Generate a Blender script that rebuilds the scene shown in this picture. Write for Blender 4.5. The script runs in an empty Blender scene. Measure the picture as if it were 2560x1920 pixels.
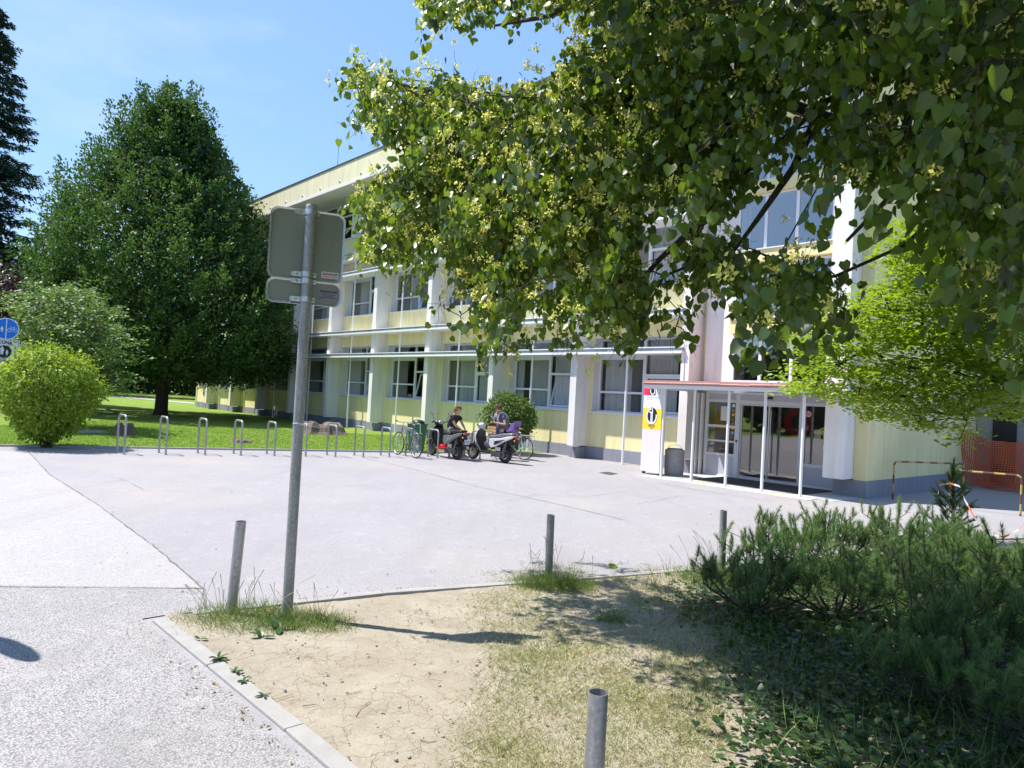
import bpy, bmesh, math, random
import numpy as np
from math import sin, cos, pi, radians, atan2, sqrt
from mathutils import Vector, Matrix
random.seed(7); RNG = np.random.default_rng(11)
S = bpy.context.scene; COL = S.collection
# ------------------------------------------------------------------ camera
FPX, PITCH, ROLL, YAW_B, HCAM = 1778.85, 0.0202022, 0.053994, 0.7374737, 1.85
F_ = np.array([0, cos(PITCH), sin(PITCH)]); U0 = np.array([0, -sin(PITCH), cos(PITCH)]); X0 = np.array([1., 0, 0])
RT = cos(ROLL)*X0 + sin(ROLL)*U0; UP = -sin(ROLL)*X0 + cos(ROLL)*U0
CAM = np.array([0, 0, HCAM])
cd = bpy.data.cameras.new("camera"); cam = bpy.data.objects.new("camera", cd); COL.objects.link(cam)
cd.sensor_width = 36; cd.sensor_fit = 'HORIZONTAL'; cd.lens = FPX/2560*36; cd.clip_start = .05; cd.clip_end = 900
cam.matrix_world = Matrix(((RT[0], UP[0], -F_[0], 0), (RT[1], UP[1], -F_[1], 0), (RT[2], UP[2], -F_[2], HCAM), (0, 0, 0, 1)))
S.camera = cam
# ------------------------------------------------------------------ sky, sun, exposure
SUN_DIR = Vector((-.985, .172, 0)).normalized(); SUN_EL = radians(60.5)
wd = bpy.data.worlds.new("World"); S.world = wd; wd.use_nodes = True
nt = wd.node_tree; bg = nt.nodes['Background']; sk = nt.nodes.new('ShaderNodeTexSky'); sk.sky_type = 'NISHITA'
sk.sun_disc = False; sk.sun_elevation = SUN_EL; sk.sun_rotation = atan2(SUN_DIR.x, SUN_DIR.y); sk.altitude = 300
sk.air_density = 1.0; sk.dust_density = .25; sk.ozone_density = 5.0
sm_ = nt.nodes.new('ShaderNodeMix'); sm_.data_type = 'RGBA'; sm_.blend_type = 'MULTIPLY'; sm_.inputs[0].default_value = 1; sm_.inputs[7].default_value = (1.06, .99, .90, 1)
s2_ = nt.nodes.new('ShaderNodeMix'); s2_.data_type = 'RGBA'; s2_.inputs[0].default_value = .55; s2_.inputs[7].default_value = (1.06, 1.92, 3.7, 1)
nt.links.new(sk.outputs[0], sm_.inputs[6]); nt.links.new(sm_.outputs[2], s2_.inputs[6]); tcw = nt.nodes.new('ShaderNodeTexCoord'); mpw = nt.nodes.new('ShaderNodeMapping'); mpw.inputs['Scale'].default_value = (2.2, 2.2, 7.); mpw.inputs['Rotation'].default_value = (.25, .35, .3); nzw = nt.nodes.new('ShaderNodeTexNoise'); nzw.inputs['Scale'].default_value = 1.6; nzw.inputs['Detail'].default_value = 7; nzw.inputs['Roughness'].default_value = .62
rmw = nt.nodes.new('ShaderNodeValToRGB'); rmw.color_ramp.elements[0].position = .5; rmw.color_ramp.elements[1].position = .78; rmw.color_ramp.elements[1].color = (.32, .32, .32, 1); clw = nt.nodes.new('ShaderNodeMix'); clw.data_type = 'RGBA'; clw.inputs[7].default_value = (2.9, 3.3, 4.0, 1)
nt.links.new(tcw.outputs['Generated'], mpw.inputs[0]); nt.links.new(mpw.outputs[0], nzw.inputs['Vector']); nt.links.new(nzw.outputs[0], rmw.inputs[0]); nt.links.new(rmw.outputs[0], clw.inputs[0]); nt.links.new(s2_.outputs[2], clw.inputs[6]); nt.links.new(clw.outputs[2], bg.inputs[0]); bg.inputs[1].default_value = 0.132
sl = bpy.data.lights.new("sun", 'SUN'); sl.energy = 3.9; sl.angle = radians(.55); sl.color = (1, .955, .88)
so = bpy.data.objects.new("sun", sl); COL.objects.link(so)
sv = Vector((SUN_DIR.x*cos(SUN_EL), SUN_DIR.y*cos(SUN_EL), sin(SUN_EL)))
so.rotation_euler = sv.to_track_quat('Z', 'Y').to_euler(); so.location = (-20, 0, 40)
S.view_settings.view_transform = 'Standard'; S.view_settings.look = 'None'; S.view_settings.exposure = 1.16; S.view_settings.gamma = 1
S.render.engine = 'CYCLES'
S.cycles.max_bounces = 8; S.cycles.transparent_max_bounces = 12

# ------------------------------------------------------------------ placing helpers
def ray(x, y): return F_ + RT*(x-1280)/FPX - UP*(y-960)/FPX
def gnd(x, y, z=0.):
    d = ray(x, y); return CAM + d*(z-HCAM)/d[2]
def dep(x, y, D): return CAM + ray(x, y)*D
def proj(P):
    d = np.atleast_2d(P) - CAM; z = d @ F_
    zz = np.where(z > .05, z, .05)
    return 1280+FPX*(d @ RT)/zz, 960-FPX*(d @ UP)/zz, z
LX = np.array([sin(YAW_B), -cos(YAW_B), 0]); LY = np.array([cos(YAW_B), sin(YAW_B), 0])
ORG = gnd(2162, 1247)
def W(u, v, z=0.): return ORG + LX*u + LY*v + np.array([0, 0, z])
BROT = YAW_B - pi/2

# ------------------------------------------------------------------ mesh helpers
class MB:
    def __init__(s): s.v = []; s.f = []; s.m = []; s.mi = 0
    def add(s, vs, fs):
        o = len(s.v); s.v += [tuple(map(float, p)) for p in vs]; s.f += [tuple(o+i for i in f) for f in fs]; s.m += [s.mi]*len(fs)
    def box(s, x0, x1, y0, y1, z0, z1):
        s.add([(x0,y0,z0),(x1,y0,z0),(x1,y1,z0),(x0,y1,z0),(x0,y0,z1),(x1,y0,z1),(x1,y1,z1),(x0,y1,z1)],
              [(0,3,2,1),(4,5,6,7),(0,1,5,4),(1,2,6,5),(2,3,7,6),(3,0,4,7)])
    def obox(s, c, ax, ay, az):
        c, ax, ay, az = map(np.array, (c, ax, ay, az)); P = []
        for k in (-1, 1):
            for i, j in ((-1,-1),(1,-1),(1,1),(-1,1)): P.append(c+ax*i+ay*j+az*k)
        s.add(P, [(0,3,2,1),(4,5,6,7),(0,1,5,4),(1,2,6,5),(2,3,7,6),(3,0,4,7)])
    def tube(s, pts, r, n=8, cap=True, closed=False):
        pts = [np.array(p, float) for p in pts]; N = len(pts)
        rr = list(r) if hasattr(r, '__len__') else [r]*N
        o = len(s.v); prev = None; vs = []
        for i, p in enumerate(pts):
            if closed: t = pts[(i+1) % N]-pts[i-1]
            else: t = pts[min(i+1, N-1)]-pts[max(i-1, 0)]
            t = t/(np.linalg.norm(t)+1e-9)
            if prev is None:
                a = np.array([0, 0, 1.]) if abs(t[2]) < .9 else np.array([1., 0, 0])
            else: a = prev
            x = a - t*(a @ t); x /= np.linalg.norm(x)+1e-9; prev = x; y = np.cross(t, x)
            for k in range(n): th = 2*pi*k/n; vs.append(p+(x*cos(th)+y*sin(th))*rr[i])
        fs = []
        M = N if closed else N-1
        for i in range(M):
            j = (i+1) % N
            for k in range(n): k2 = (k+1) % n; fs.append((i*n+k, i*n+k2, j*n+k2, j*n+k))
        if cap and not closed: fs.append(tuple(range(n))[::-1]); fs.append(tuple((N-1)*n+k for k in range(n)))
        s.add(vs, fs)
    def lathe(s, prof, c=(0,0,0), n=24, axis='z'):
        vs = []; c = np.array(c, float)
        for r, h in prof:
            for k in range(n):
                th = 2*pi*k/n
                vs.append(c+({'z': (r*cos(th), r*sin(th), h), 'x': (h, r*cos(th), r*sin(th)), 'y': (r*cos(th), h, r*sin(th))}[axis]))
        fs = [(i*n+k, i*n+(k+1) % n, (i+1)*n+(k+1) % n, (i+1)*n+k) for i in range(len(prof)-1) for k in range(n)]
        s.add(vs, fs)
    def prism(s, poly, y0, y1, axis='y'):
        n = len(poly)
        if axis == 'y': vs = [(a, y0, b) for a, b in poly]+[(a, y1, b) for a, b in poly]
        elif axis == 'x': vs = [(y0, a, b) for a, b in poly]+[(y1, a, b) for a, b in poly]
        else: vs = [(a, b, y0) for a, b in poly]+[(a, b, y1) for a, b in poly]
        s.add(vs, [tuple(range(n))[::-1], tuple(range(n, 2*n))]+[(i, (i+1) % n, n+(i+1) % n, n+i) for i in range(n)])
    def sphere(s, c, r, seg=12, rings=8, sc=(1,1,1)):
        c = np.array(c); vs = [c+np.array([0,0,r*sc[2]])]
        for i in range(1, rings):
            ph = pi*i/rings
            for k in range(seg): th = 2*pi*k/seg; vs.append(c+r*np.array([sc[0]*sin(ph)*cos(th), sc[1]*sin(ph)*sin(th), sc[2]*cos(ph)]))
        vs.append(c-np.array([0,0,r*sc[2]])); fs = []
        for k in range(seg): fs.append((0, 1+k, 1+(k+1) % seg))
        for i in range(rings-2):
            for k in range(seg): a = 1+i*seg; fs.append((a+k, a+seg+k, a+seg+(k+1) % seg, a+(k+1) % seg))
        a = 1+(rings-2)*seg; L = len(vs)-1
        for k in range(seg): fs.append((a+k, L, a+(k+1) % seg))
        s.add(vs, fs)
    def build(s, name, mats, parent=None, smooth=False, bevel=0, fixn=True, sharp=35):
        me = bpy.data.meshes.new(name); me.from_pydata(s.v, [], s.f)
        if not isinstance(mats, (list, tuple)): mats = [mats]
        for m in mats: me.materials.append(m)
        me.polygons.foreach_set('material_index', s.m)
        if fixn:
            bm = bmesh.new(); bm.from_mesh(me); bmesh.ops.recalc_face_normals(bm, faces=bm.faces); bm.to_mesh(me); bm.free()
        if smooth:
            me.polygons.foreach_set('use_smooth', [True]*len(me.polygons))
            try: me.set_sharp_from_angle(angle=radians(sharp))
            except Exception: pass
        o = bpy.data.objects.new(name, me); COL.objects.link(o)
        if parent is not None: o.parent = parent
        if bevel:
            b = o.modifiers.new('bevel', 'BEVEL'); b.width = bevel; b.segments = 2; b.limit_method = 'ANGLE'; b.angle_limit = radians(40)
        return o
def tag(o, label=None, cat=None, group=None, kind=None):
    if label: o['label'] = label
    if cat: o['category'] = cat
    if group: o['group'] = group
    if kind: o['kind'] = kind
    return o
def empty(name, loc, rz=0, label=None, cat=None, group=None):
    o = bpy.data.objects.new(name, None); COL.objects.link(o); o.location = tuple(map(float, loc)); o.rotation_euler = (0, 0, rz); o.empty_display_size = .2
    return tag(o, label, cat, group)
def kids(o): return [c for c in bpy.data.objects if c.parent == o]
def dup(o, parent=None):
    c = o.copy(); COL.objects.link(c); c.parent = parent
    for ch in kids(o): dup(ch, c)
    return c
def npmesh(name, V, Fc, mat, parent=None, tint=None, smooth=False):
    V = np.asarray(V, dtype=np.float32); Fc = np.asarray(Fc, dtype=np.int32); k = Fc.shape[1]
    me = bpy.data.meshes.new(name); me.vertices.add(len(V)); me.vertices.foreach_set('co', V.ravel())
    me.loops.add(Fc.size); me.loops.foreach_set('vertex_index', Fc.ravel()); me.polygons.add(len(Fc))
    me.polygons.foreach_set('loop_start', np.arange(0, Fc.size, k, dtype=np.int32))
    if smooth: me.polygons.foreach_set('use_smooth', np.ones(len(Fc), dtype=bool))
    me.materials.append(mat)
    if tint is not None:
        a = me.attributes.new('tint', 'FLOAT', 'POINT'); a.data.foreach_set('value', np.asarray(tint, dtype=np.float32))
    me.update(); me.validate()
    o = bpy.data.objects.new(name, me); COL.objects.link(o)
    if parent is not None: o.parent = parent
    return o
def frames(axis, nrm):
    a = axis/(np.linalg.norm(axis, axis=1, keepdims=True)+1e-9)
    n = nrm - a*np.sum(nrm*a, axis=1, keepdims=True); n /= np.linalg.norm(n, axis=1, keepdims=True)+1e-9
    return np.stack([np.cross(a, n), a, n], axis=2)          # columns: side, axis, normal
def scatter(bv, bf, pos, R, sc, tint):
    bv = np.asarray(bv, float); bf = np.asarray(bf); N = len(pos); k = len(bv)
    sc = np.asarray(sc); sc = sc[:, None, None] if sc.ndim == 1 else sc[:, None, :]
    V = np.einsum('nij,nkj->nki', R, bv[None]*sc)+pos[:, None, :]
    Fc = (bf[None]+(np.arange(N)*k)[:, None, None]).reshape(-1, bf.shape[1])
    return V.reshape(-1, 3), Fc, np.repeat(tint, k)
def rnd(n, s=1.): return RNG.normal(size=(n, 3))*s
def unit(n):
    v = RNG.normal(size=(n, 3)); return v/np.linalg.norm(v, axis=1, keepdims=True)
def lerp(a, b, f): return np.array(a)*(1-f)+np.array(b)*f
def text_mesh(txt, size, mb, origin, ax, az, depth=.002, align='CENTER', bold=0.0, squeeze=1.0):
    cu = bpy.data.curves.new('t', 'FONT'); cu.body = txt; cu.size = size; cu.align_x = align; cu.align_y = 'CENTER'; cu.extrude = depth; cu.offset = bold
    o = bpy.data.objects.new('t', cu); COL.objects.link(o); dg = bpy.context.evaluated_depsgraph_get(); dg.update()
    me = bpy.data.meshes.new_from_object(o.evaluated_get(dg)); ax = np.array(ax, float); az = np.array(az, float); nn = np.cross(ax, az); org = np.array(origin, float)
    vs = [org+ax*v.co.x*squeeze+az*v.co.y+nn*v.co.z for v in me.vertices]; mb.add(vs, [tuple(p.vertices) for p in me.polygons])
    bpy.data.objects.remove(o); bpy.data.curves.remove(cu); bpy.data.meshes.remove(me)

# ------------------------------------------------------------------ materials
def newmat(name):
    m = bpy.data.materials.new(name); m.use_nodes = True; n = m.node_tree; return m, n, n.nodes['Principled BSDF']
def N(n, typ, **kw):
    x = n.nodes.new(typ)
    for k, v in kw.items():
        if k in x.inputs: x.inputs[k].default_value = v
        else: setattr(x, k, v)
    return x
def coord(n, scale=1., obj=True):
    t = n.nodes.new('ShaderNodeTexCoord'); mp = n.nodes.new('ShaderNodeMapping'); n.links.new(t.outputs['Object' if obj else 'Generated'], mp.inputs[0])
    mp.inputs['Scale'].default_value = (scale,)*3 if not hasattr(scale, '__len__') else scale; return mp.outputs[0]
def ramp(n, fac, stops):
    r = n.nodes.new('ShaderNodeValToRGB'); n.links.new(fac, r.inputs[0]); e = r.color_ramp.elements
    while len(e) < len(stops): e.new(.5)
    for i, (p, c) in enumerate(stops): e[i].position = p; e[i].color = tuple(c)+(1,) if len(c) == 3 else c
    return r.outputs[0]
def mix(n, a, b, fac, mode='MIX'):
    m = n.nodes.new('ShaderNodeMix'); m.data_type = 'RGBA'; m.blend_type = mode
    for s, v in ((6, a), (7, b), (0, fac)):
        if hasattr(v, 'is_linked') or hasattr(v, 'links'): n.links.new(v, m.inputs[s])
        else: m.inputs[s].default_value = v if s == 0 else (tuple(v)+(1,))
    return m.outputs[2]
def noise(n, vec, scale, detail=4, rough=.55, dist=0):
    t = N(n, 'ShaderNodeTexNoise', Scale=scale, Detail=detail, Roughness=rough, Distortion=dist); n.links.new(vec, t.inputs['Vector']); return t.outputs[0]
def bump(n, b, h, strength=.3, dist=.01):
    x = N(n, 'ShaderNodeBump', Strength=strength, Distance=dist); n.links.new(h, x.inputs['Height']); n.links.new(x.outputs[0], b.inputs['Normal']); return x
def simple(name, col, rough=.6, metal=0, var=.12, vs=6., bs=.15, bscale=60, spec=.5, coat=0):
    m, n, b = newmat(name); c = coord(n)
    f = noise(n, c, vs, 5); cc = mix(n, [x*(1-var) for x in col], [min(1, x*(1+var)) for x in col], f); n.links.new(cc, b.inputs['Base Color'])
    b.inputs['Roughness'].default_value = rough; b.inputs['Metallic'].default_value = metal; b.inputs['Specular IOR Level'].default_value = spec
    b.inputs['Coat Weight'].default_value = coat
    if bs: bump(n, b, noise(n, c, bscale, 3), bs, .004)
    return m
def stucco(name, col, dirt=.12):
    m, n, b = newmat(name); c = coord(n)
    f = ramp(n, noise(n, c, .55, 6, .6), [(.35, (0, 0, 0)), (.7, (1, 1, 1))])
    sc_ = coord(n, (3., 3., .25)); st = ramp(n, noise(n, sc_, 1.6, 5, .6), [(.45, (0, 0, 0)), (.75, (1, 1, 1))])
    c1 = mix(n, col, [x*(1-dirt) for x in col], f); c2 = mix(n, c1, [x*(1-dirt*1.4) for x in col], st)
    g = noise(n, c, 55, 3, .7); c3 = mix(n, c2, [x*.88 for x in col], ramp(n, g, [(.5, (0, 0, 0)), (.8, (1, 1, 1))]))
    n.links.new(c3, b.inputs['Base Color']); b.inputs['Roughness'].default_value = .92; b.inputs['Specular IOR Level'].default_value = .25
    bump(n, b, noise(n, c, 90, 4, .7), .35, .006); return m
def leafmat(name, dark, light, trans, rough=.45, tw=.4, spec=.5, sheen_or_straw=None):
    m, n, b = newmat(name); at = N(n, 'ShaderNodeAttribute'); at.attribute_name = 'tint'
    st = [(0, dark), (1, light)] if sheen_or_straw is None else [(0, dark), (.8, light), (1, sheen_or_straw)]  # optional top stop: painted sheen on linden leaves, straw colour on grasses
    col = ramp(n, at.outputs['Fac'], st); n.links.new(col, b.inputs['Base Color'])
    b.inputs['Roughness'].default_value = rough; b.inputs['Specular IOR Level'].default_value = spec
    tr = n.nodes.new('ShaderNodeBsdfTranslucent'); tc = mix(n, col, trans, .6); n.links.new(tc, tr.inputs[0])
    ms = n.nodes.new('ShaderNodeMixShader'); ms.inputs[0].default_value = tw
    n.links.new(b.outputs[0], ms.inputs[1]); n.links.new(tr.outputs[0], ms.inputs[2]); n.links.new(ms.outputs[0], n.nodes['Material Output'].inputs[0]); return m
def asphalt(name, base, stone, scale, amount=.6, patch=.12, bs=.5):
    m, n, b = newmat(name); c = coord(n)
    vo = N(n, 'ShaderNodeTexVoronoi', Scale=scale); vo.feature = 'F1'; n.links.new(c, vo.inputs['Vector'])
    g = ramp(n, vo.outputs['Distance'], [(.15, (1, 1, 1)), (.62, (0, 0, 0))])
    sep = n.nodes.new('ShaderNodeSeparateColor'); n.links.new(vo.outputs['Color'], sep.inputs[0])
    c0 = mix(n, base, stone, g); c0 = mix(n, base, c0, amount)
    c1 = mix(n, c0, [x*.55 for x in base], ramp(n, sep.outputs[0], [(.72, (0, 0, 0)), (.95, (.8, .8, .8))]))
    big = ramp(n, noise(n, c, .35, 7, .62), [(.35, (0, 0, 0)), (.7, (1, 1, 1))]); c2 = mix(n, c1, [x*(1-patch*2) for x in base], mix(n, (0, 0, 0), (.55, .55, .55), big))
    sm = noise(n, c, 4.5, 6, .7); c3 = mix(n, c2, [min(1, x*1.15) for x in stone], ramp(n, sm, [(.55, (0, 0, 0)), (.8, (.35, .35, .35))]))
    spots = noise(n, c, 14, 2, .5); c3 = mix(n, c3, [x*.45 for x in base], ramp(n, spots, [(.73, (0, 0, 0)), (.76, (.6, .6, .6))]))
    stx = noise(n, coord(n, (1.6, .35, 1.)), 1.1, 7, .65, .6); c3 = mix(n, c3, [x*.80 for x in base], ramp(n, stx, [(.5, (0, 0, 0)), (.72, (.55, .55, .55))]))
    br = noise(n, c, .22, 4, .5); c3 = mix(n, c3, (.40, .345, .30), ramp(n, br, [(.52, (0, 0, 0)), (.72, (.5, .5, .5))]))
    n.links.new(c3, b.inputs['Base Color']); b.inputs['Roughness'].default_value = .88; b.inputs['Specular IOR Level'].default_value = .3
    bump(n, b, vo.outputs['Distance'], bs, .006); return m

M = {}
M['yellow'] = stucco('yellow_stucco', (.84, .75, .42), .16)
M['white'] = stucco('white_stucco', (.84, .81, .79), .16)
M['fascia'] = stucco('cream_stucco', (.78, .72, .50), .18)
M['grey_plinth'] = stucco('grey_plinth', (.27, .28, .33), .2)
M['white_paint'] = simple('white_paint', (.78, .78, .8), .4, var=.06, bs=.05)
M['soffit'] = simple('soffit_paint', (.66, .64, .62), .7, var=.05)
M['frame'] = simple('window_frame', (.72, .74, .8), .35, var=.04, bs=0)
M['frame_grey'] = simple('door_frame', (.62, .63, .68), .38, var=.05, bs=0)
M['panel'] = simple('door_panel', (.45, .46, .54), .45, var=.06, bs=0)
M['interior'] = simple('room_gloom', (.22, .21, .2), .9, var=.1, bs=0)  # dark grey paints the unlit gloom of the rooms behind the glass
M['curtain'] = simple('curtain_cloth', (.50, .50, .51), .9, var=.12, bs=0)
M['curtain_dark'] = simple('curtain_cloth_dark', (.2, .19, .19), .9, var=.12, bs=0)
M['curtain_striped'] = simple('curtain_cloth_brown', (.35, .25, .2), .9, var=.2, bs=0)
def galv(name, col, rough=.42, metal=.75, streak=True):
    m, n, b = newmat(name); c = coord(n)
    vo = N(n, 'ShaderNodeTexVoronoi', Scale=70.); n.links.new(c, vo.inputs['Vector']); sp = n.nodes.new('ShaderNodeSeparateColor'); n.links.new(vo.outputs['Color'], sp.inputs[0])
    a = mix(n, [x*.82 for x in col], [x*1.12 for x in col], sp.outputs[1])
    s2 = coord(n, (9., 9., 1.2)); st = ramp(n, noise(n, s2, 2.5, 6, .65), [(.42, (0, 0, 0)), (.62, (1, 1, 1))])
    a = mix(n, a, (.2, .185, .16), mix(n, (0, 0, 0), (.5, .5, .5), st) if streak else 0.0)
    n.links.new(a, b.inputs['Base Color']); b.inputs['Metallic'].default_value = metal
    r = mix(n, (rough-.1,)*3, (rough+.2,)*3, noise(n, c, 18, 4)); n.links.new(r, b.inputs['Roughness']); bump(n, b, noise(n, c, 120, 3), .1, .002); return m
M['galv'] = galv('galvanised_steel', (.42, .43, .45)); M['galv2'] = galv('weathered_galvanised_steel', (.36, .37, .38), .55, .55)
M['steel'] = galv('brushed_steel', (.6, .6, .61), .3, .9, False)
M['sign_back'] = None
def sign_back():
    m, n, b = newmat('sign_back_aluminium'); c = coord(n); f = noise(n, coord(n, (3, 3, .6)), 1.7, 3)
    n.links.new(mix(n, (.19, .20, .165), (.28, .29, .235), f), b.inputs['Base Color']); b.inputs['Metallic'].default_value = .6
    b.inputs['Roughness'].default_value = .42; bump(n, b, noise(n, c, 2., 2), .15, .02); return m
M['sign_back'] = sign_back()
M['copper'] = simple('copper_sheet', (.50, .27, .23), .5, .15, var=.2, vs=3)
M['gutter'] = None
def gutter():
    m, n, b = newmat('stained_gutter'); c = coord(n, (1., 1., .6)); f = ramp(n, noise(n, c, 1.1, 7, .7), [(.5, (0, 0, 0)), (.68, (1, 1, 1))])
    n.links.new(mix(n, (.42, .45, .5), (.2, .22, .21), f), b.inputs['Base Color']); b.inputs['Roughness'].default_value = .6; return m
M['gutter'] = gutter()
M['concrete'] = simple('concrete', (.34, .33, .34), .9, var=.25, vs=9, bs=.5, bscale=45)
M['kerb'] = simple('kerb_concrete', (.31, .295, .285), .9, var=.2, vs=7, bs=.6, bscale=80)
M['black'] = simple('black_plastic', (.012, .012, .014), .4, var=.3, bs=0); M['rubber'] = simple('tyre_rubber', (.02, .02, .022), .75, var=.3)
M['darkmetal'] = simple('dark_metal', (.09, .09, .1), .45, .5, var=.3); M['grey_plastic'] = simple('grey_plastic', (.13, .13, .145), .35, 0, var=.2, bs=0, coat=.5)
M['red'] = simple('red_plastic', (.65, .03, .04), .35, var=.1, bs=0); M['white_gloss'] = simple('white_gloss_paint', (.56, .55, .56), .25, var=.05, bs=0, coat=.6)
M['teal'] = simple('teal_paint', (.12, .55, .48), .3, var=.08, bs=0); M['purple'] = simple('purple_plastic', (.22, .12, .42), .45, var=.1, bs=0)
M['green_plastic'] = simple('green_plastic', (.03, .14, .06), .45, var=.15, bs=0); M['leather'] = simple('brown_leather', (.2, .09, .05), .5, var=.2)
M['wood'] = simple('crate_wood', (.55, .32, .14), .7, var=.2); M['bark'] = simple('bark', (.055, .045, .036), .95, var=.4, vs=14, bs=.9, bscale=30)
M['twig'] = simple('twig', (.05, .038, .03), .85, var=.3, bs=0); M['beam'] = simple('white_beam', (.76, .74, .76), .5, var=.05)
M['skin'] = simple('skin', (.58, .33, .24), .55, var=.08, bs=0); M['hair_blond'] = simple('blond_hair', (.2, .105, .045), .7, var=.35, vs=40, bs=.8, bscale=90)
M['hair_brown'] = simple('brown_hair', (.11, .045, .025), .7, var=.35, vs=40, bs=.8, bscale=90)
M['tee'] = simple('black_cotton', (.018, .018, .022), .9, var=.3, bs=.2); M['polo'] = simple('blue_grey_cotton', (.09, .1, .15), .9, var=.2, bs=.2)
M['shorts_grey'] = simple('grey_cotton', (.22, .2, .2), .9, var=.2, bs=.2); M['navy'] = simple('navy_cotton', (.025, .035, .085), .9, var=.2, bs=.2)
M['strap'] = simple('light_grey_webbing', (.5, .5, .54), .8, var=.1); M['eye'] = simple('eye_dark', (.02, .015, .015), .3, bs=0)
M['yellow_sign'] = simple('yellow_print', (.85, .56, .04), .45, var=.04, bs=0); M['totem_white'] = simple('white_print', (.74, .76, .82), .4, var=.03, bs=0)
M['totem_pink'] = simple('pale_lilac_print', (.66, .58, .64), .45, var=.05, bs=0); M['ink'] = simple('black_print', (.015, .015, .02), .5, bs=0)
M['grey_ink'] = simple('grey_print', (.4, .42, .48), .5, bs=0); M['pink_red'] = simple('pink_red_print', (.75, .03, .1), .4, bs=0); M['brown_ink'] = simple('brown_print', (.3, .17, .03), .5, bs=0)
M['blue_sign'] = simple('blue_reflective_film', (.0, .16, .72), .35, bs=0, var=.05); M['sign_white'] = simple('white_reflective_film', (.66, .7, .76), .4, bs=0, var=.05)
M['sign_grey'] = simple('grey_print_band', (.33, .34, .38), .5, bs=0)
M['sticker'] = simple('pale_sticker', (.62, .55, .55), .6, bs=0); M['sticker_grey'] = simple('grey_sticker', (.25, .24, .28), .6, bs=0)
M['barrier_yellow'] = simple('yellow_barrier_paint', (.42, .32, .09), .55, var=.25, vs=15); M['barrier_brown'] = simple('dark_red_barrier_paint', (.13, .05, .035), .6, var=.4, vs=15)
M['netting'] = simple('orange_netting', (.50, .10, .04), .6, var=.15, bs=0); M['tape_red'] = simple('red_tape', (.6, .12, .06), .5, bs=0); M['tape_white'] = simple('white_tape', (.7, .66, .64), .5, bs=0)
M['poster_red'] = simple('red_poster', (.3, .01, .02), .6, bs=0); M['paper'] = simple('paper', (.6, .64, .64), .7, bs=0); M['mat'] = simple('dark_floor_mat', (.05, .05, .055), .95, bs=.5)
M['stump'] = simple('stump_wood', (.16, .12, .1), .95, var=.4, vs=10, bs=.8)
def glass(name, tint=(.8, .85, .86), refl=.1):
    m, n, b = newmat(name); tr = N(n, 'ShaderNodeBsdfTransparent'); tr.inputs[0].default_value = tuple(tint)+(1,)
    gl = N(n, 'ShaderNodeBsdfGlossy'); gl.inputs['Roughness'].default_value = .02; lw0 = N(n, 'ShaderNodeLayerWeight', Blend=.5); lw = N(n, 'ShaderNodeMath', operation='POWER'); n.links.new(lw0.outputs['Facing'], lw.inputs[0]); lw.inputs[1].default_value = 4.
    mt = N(n, 'ShaderNodeMath', operation='MULTIPLY_ADD'); n.links.new(lw.outputs[0], mt.inputs[0]); mt.inputs[1].default_value = .9; mt.inputs[2].default_value = refl
    bp = N(n, 'ShaderNodeBump', Strength=.04, Distance=.02); n.links.new(noise(n, coord(n), 1.3, 2), bp.inputs['Height']); n.links.new(bp.outputs[0], gl.inputs['Normal'])
    ms = n.nodes.new('ShaderNodeMixShader'); n.links.new(mt.outputs[0], ms.inputs[0]); n.links.new(tr.outputs[0], ms.inputs[1]); n.links.new(gl.outputs[0], ms.inputs[2])
    n.links.new(ms.outputs[0], n.nodes['Material Output'].inputs[0]); return m
M['glass'] = glass('window_glass', (.88, .9, .9), .07); M['glass_stair'] = glass('coated_glass', (.6, .62, .62), .36); M['glass_door'] = glass('door_glass', (.75, .77, .77), .22)
# foliage
M['linden'] = leafmat('linden_leaf', (.006, .022, .005), (.115, .20, .028), (.40, .58, .03), .36, .32, .6, (.30, .38, .13))  # last colour paints the pale sheen of sunlit leaves
M['flower'] = leafmat('linden_blossom', (.50, .54, .10), (.90, .86, .28), (.85, .85, .2), .7, .4, .2)
M['hornbeam'] = leafmat('hornbeam_leaf', (.010, .032, .012), (.11, .21, .045), (.22, .4, .04), .55, .18, .25)
M['spruce'] = leafmat('spruce_needle', (.02, .045, .035), (.06, .11, .07), (.05, .1, .05), .6, .12, .3)
M['yellowbush'] = leafmat('golden_shrub_leaf', (.065, .14, .015), (.31, .43, .055), (.6, .75, .04), .5, .35, .3)
M['beech'] = leafmat('sapling_leaf', (.035, .085, .022), (.18, .29, .07), (.3, .45, .06), .55, .25, .6)
M['copperbeech'] = leafmat('copper_beech_leaf', (.02, .012, .016), (.06, .03, .035), (.12, .03, .03), .4, .15, .5)
M['laurel'] = leafmat('clipped_bush_leaf', (.03, .07, .012), (.13, .21, .035), (.25, .4, .03), .5, .25, .3)
M['lime'] = leafmat('bright_shrub_leaf', (.09, .18, .010), (.28, .40, .025), (.52, .70, .02), .42, .42, .35)
M['pine'] = leafmat('pine_needle', (.035, .075, .03), (.23, .36, .12), (.3, .45, .12), .5, .3, .3)
M['ivy'] = leafmat('ivy_leaf', (.018, .042, .014), (.05, .11, .025), (.2, .35, .03), .4, .25, .5)
M['blade'] = leafmat('lawn_blade', (.10, .20, .02), (.27, .40, .06), (.35, .55, .05), .6, .3, .2)
M['dry'] = leafmat('dry_grass_blade', (.20, .26, .08), (.50, .46, .24), (.5, .5, .18), .7, .25, .2, (.74, .66, .44))
M['tuft'] = leafmat('tuft_blade', (.06, .12, .025), (.22, .28, .08), (.35, .5, .08), .5, .3, .3, (.42, .38, .2))
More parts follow.
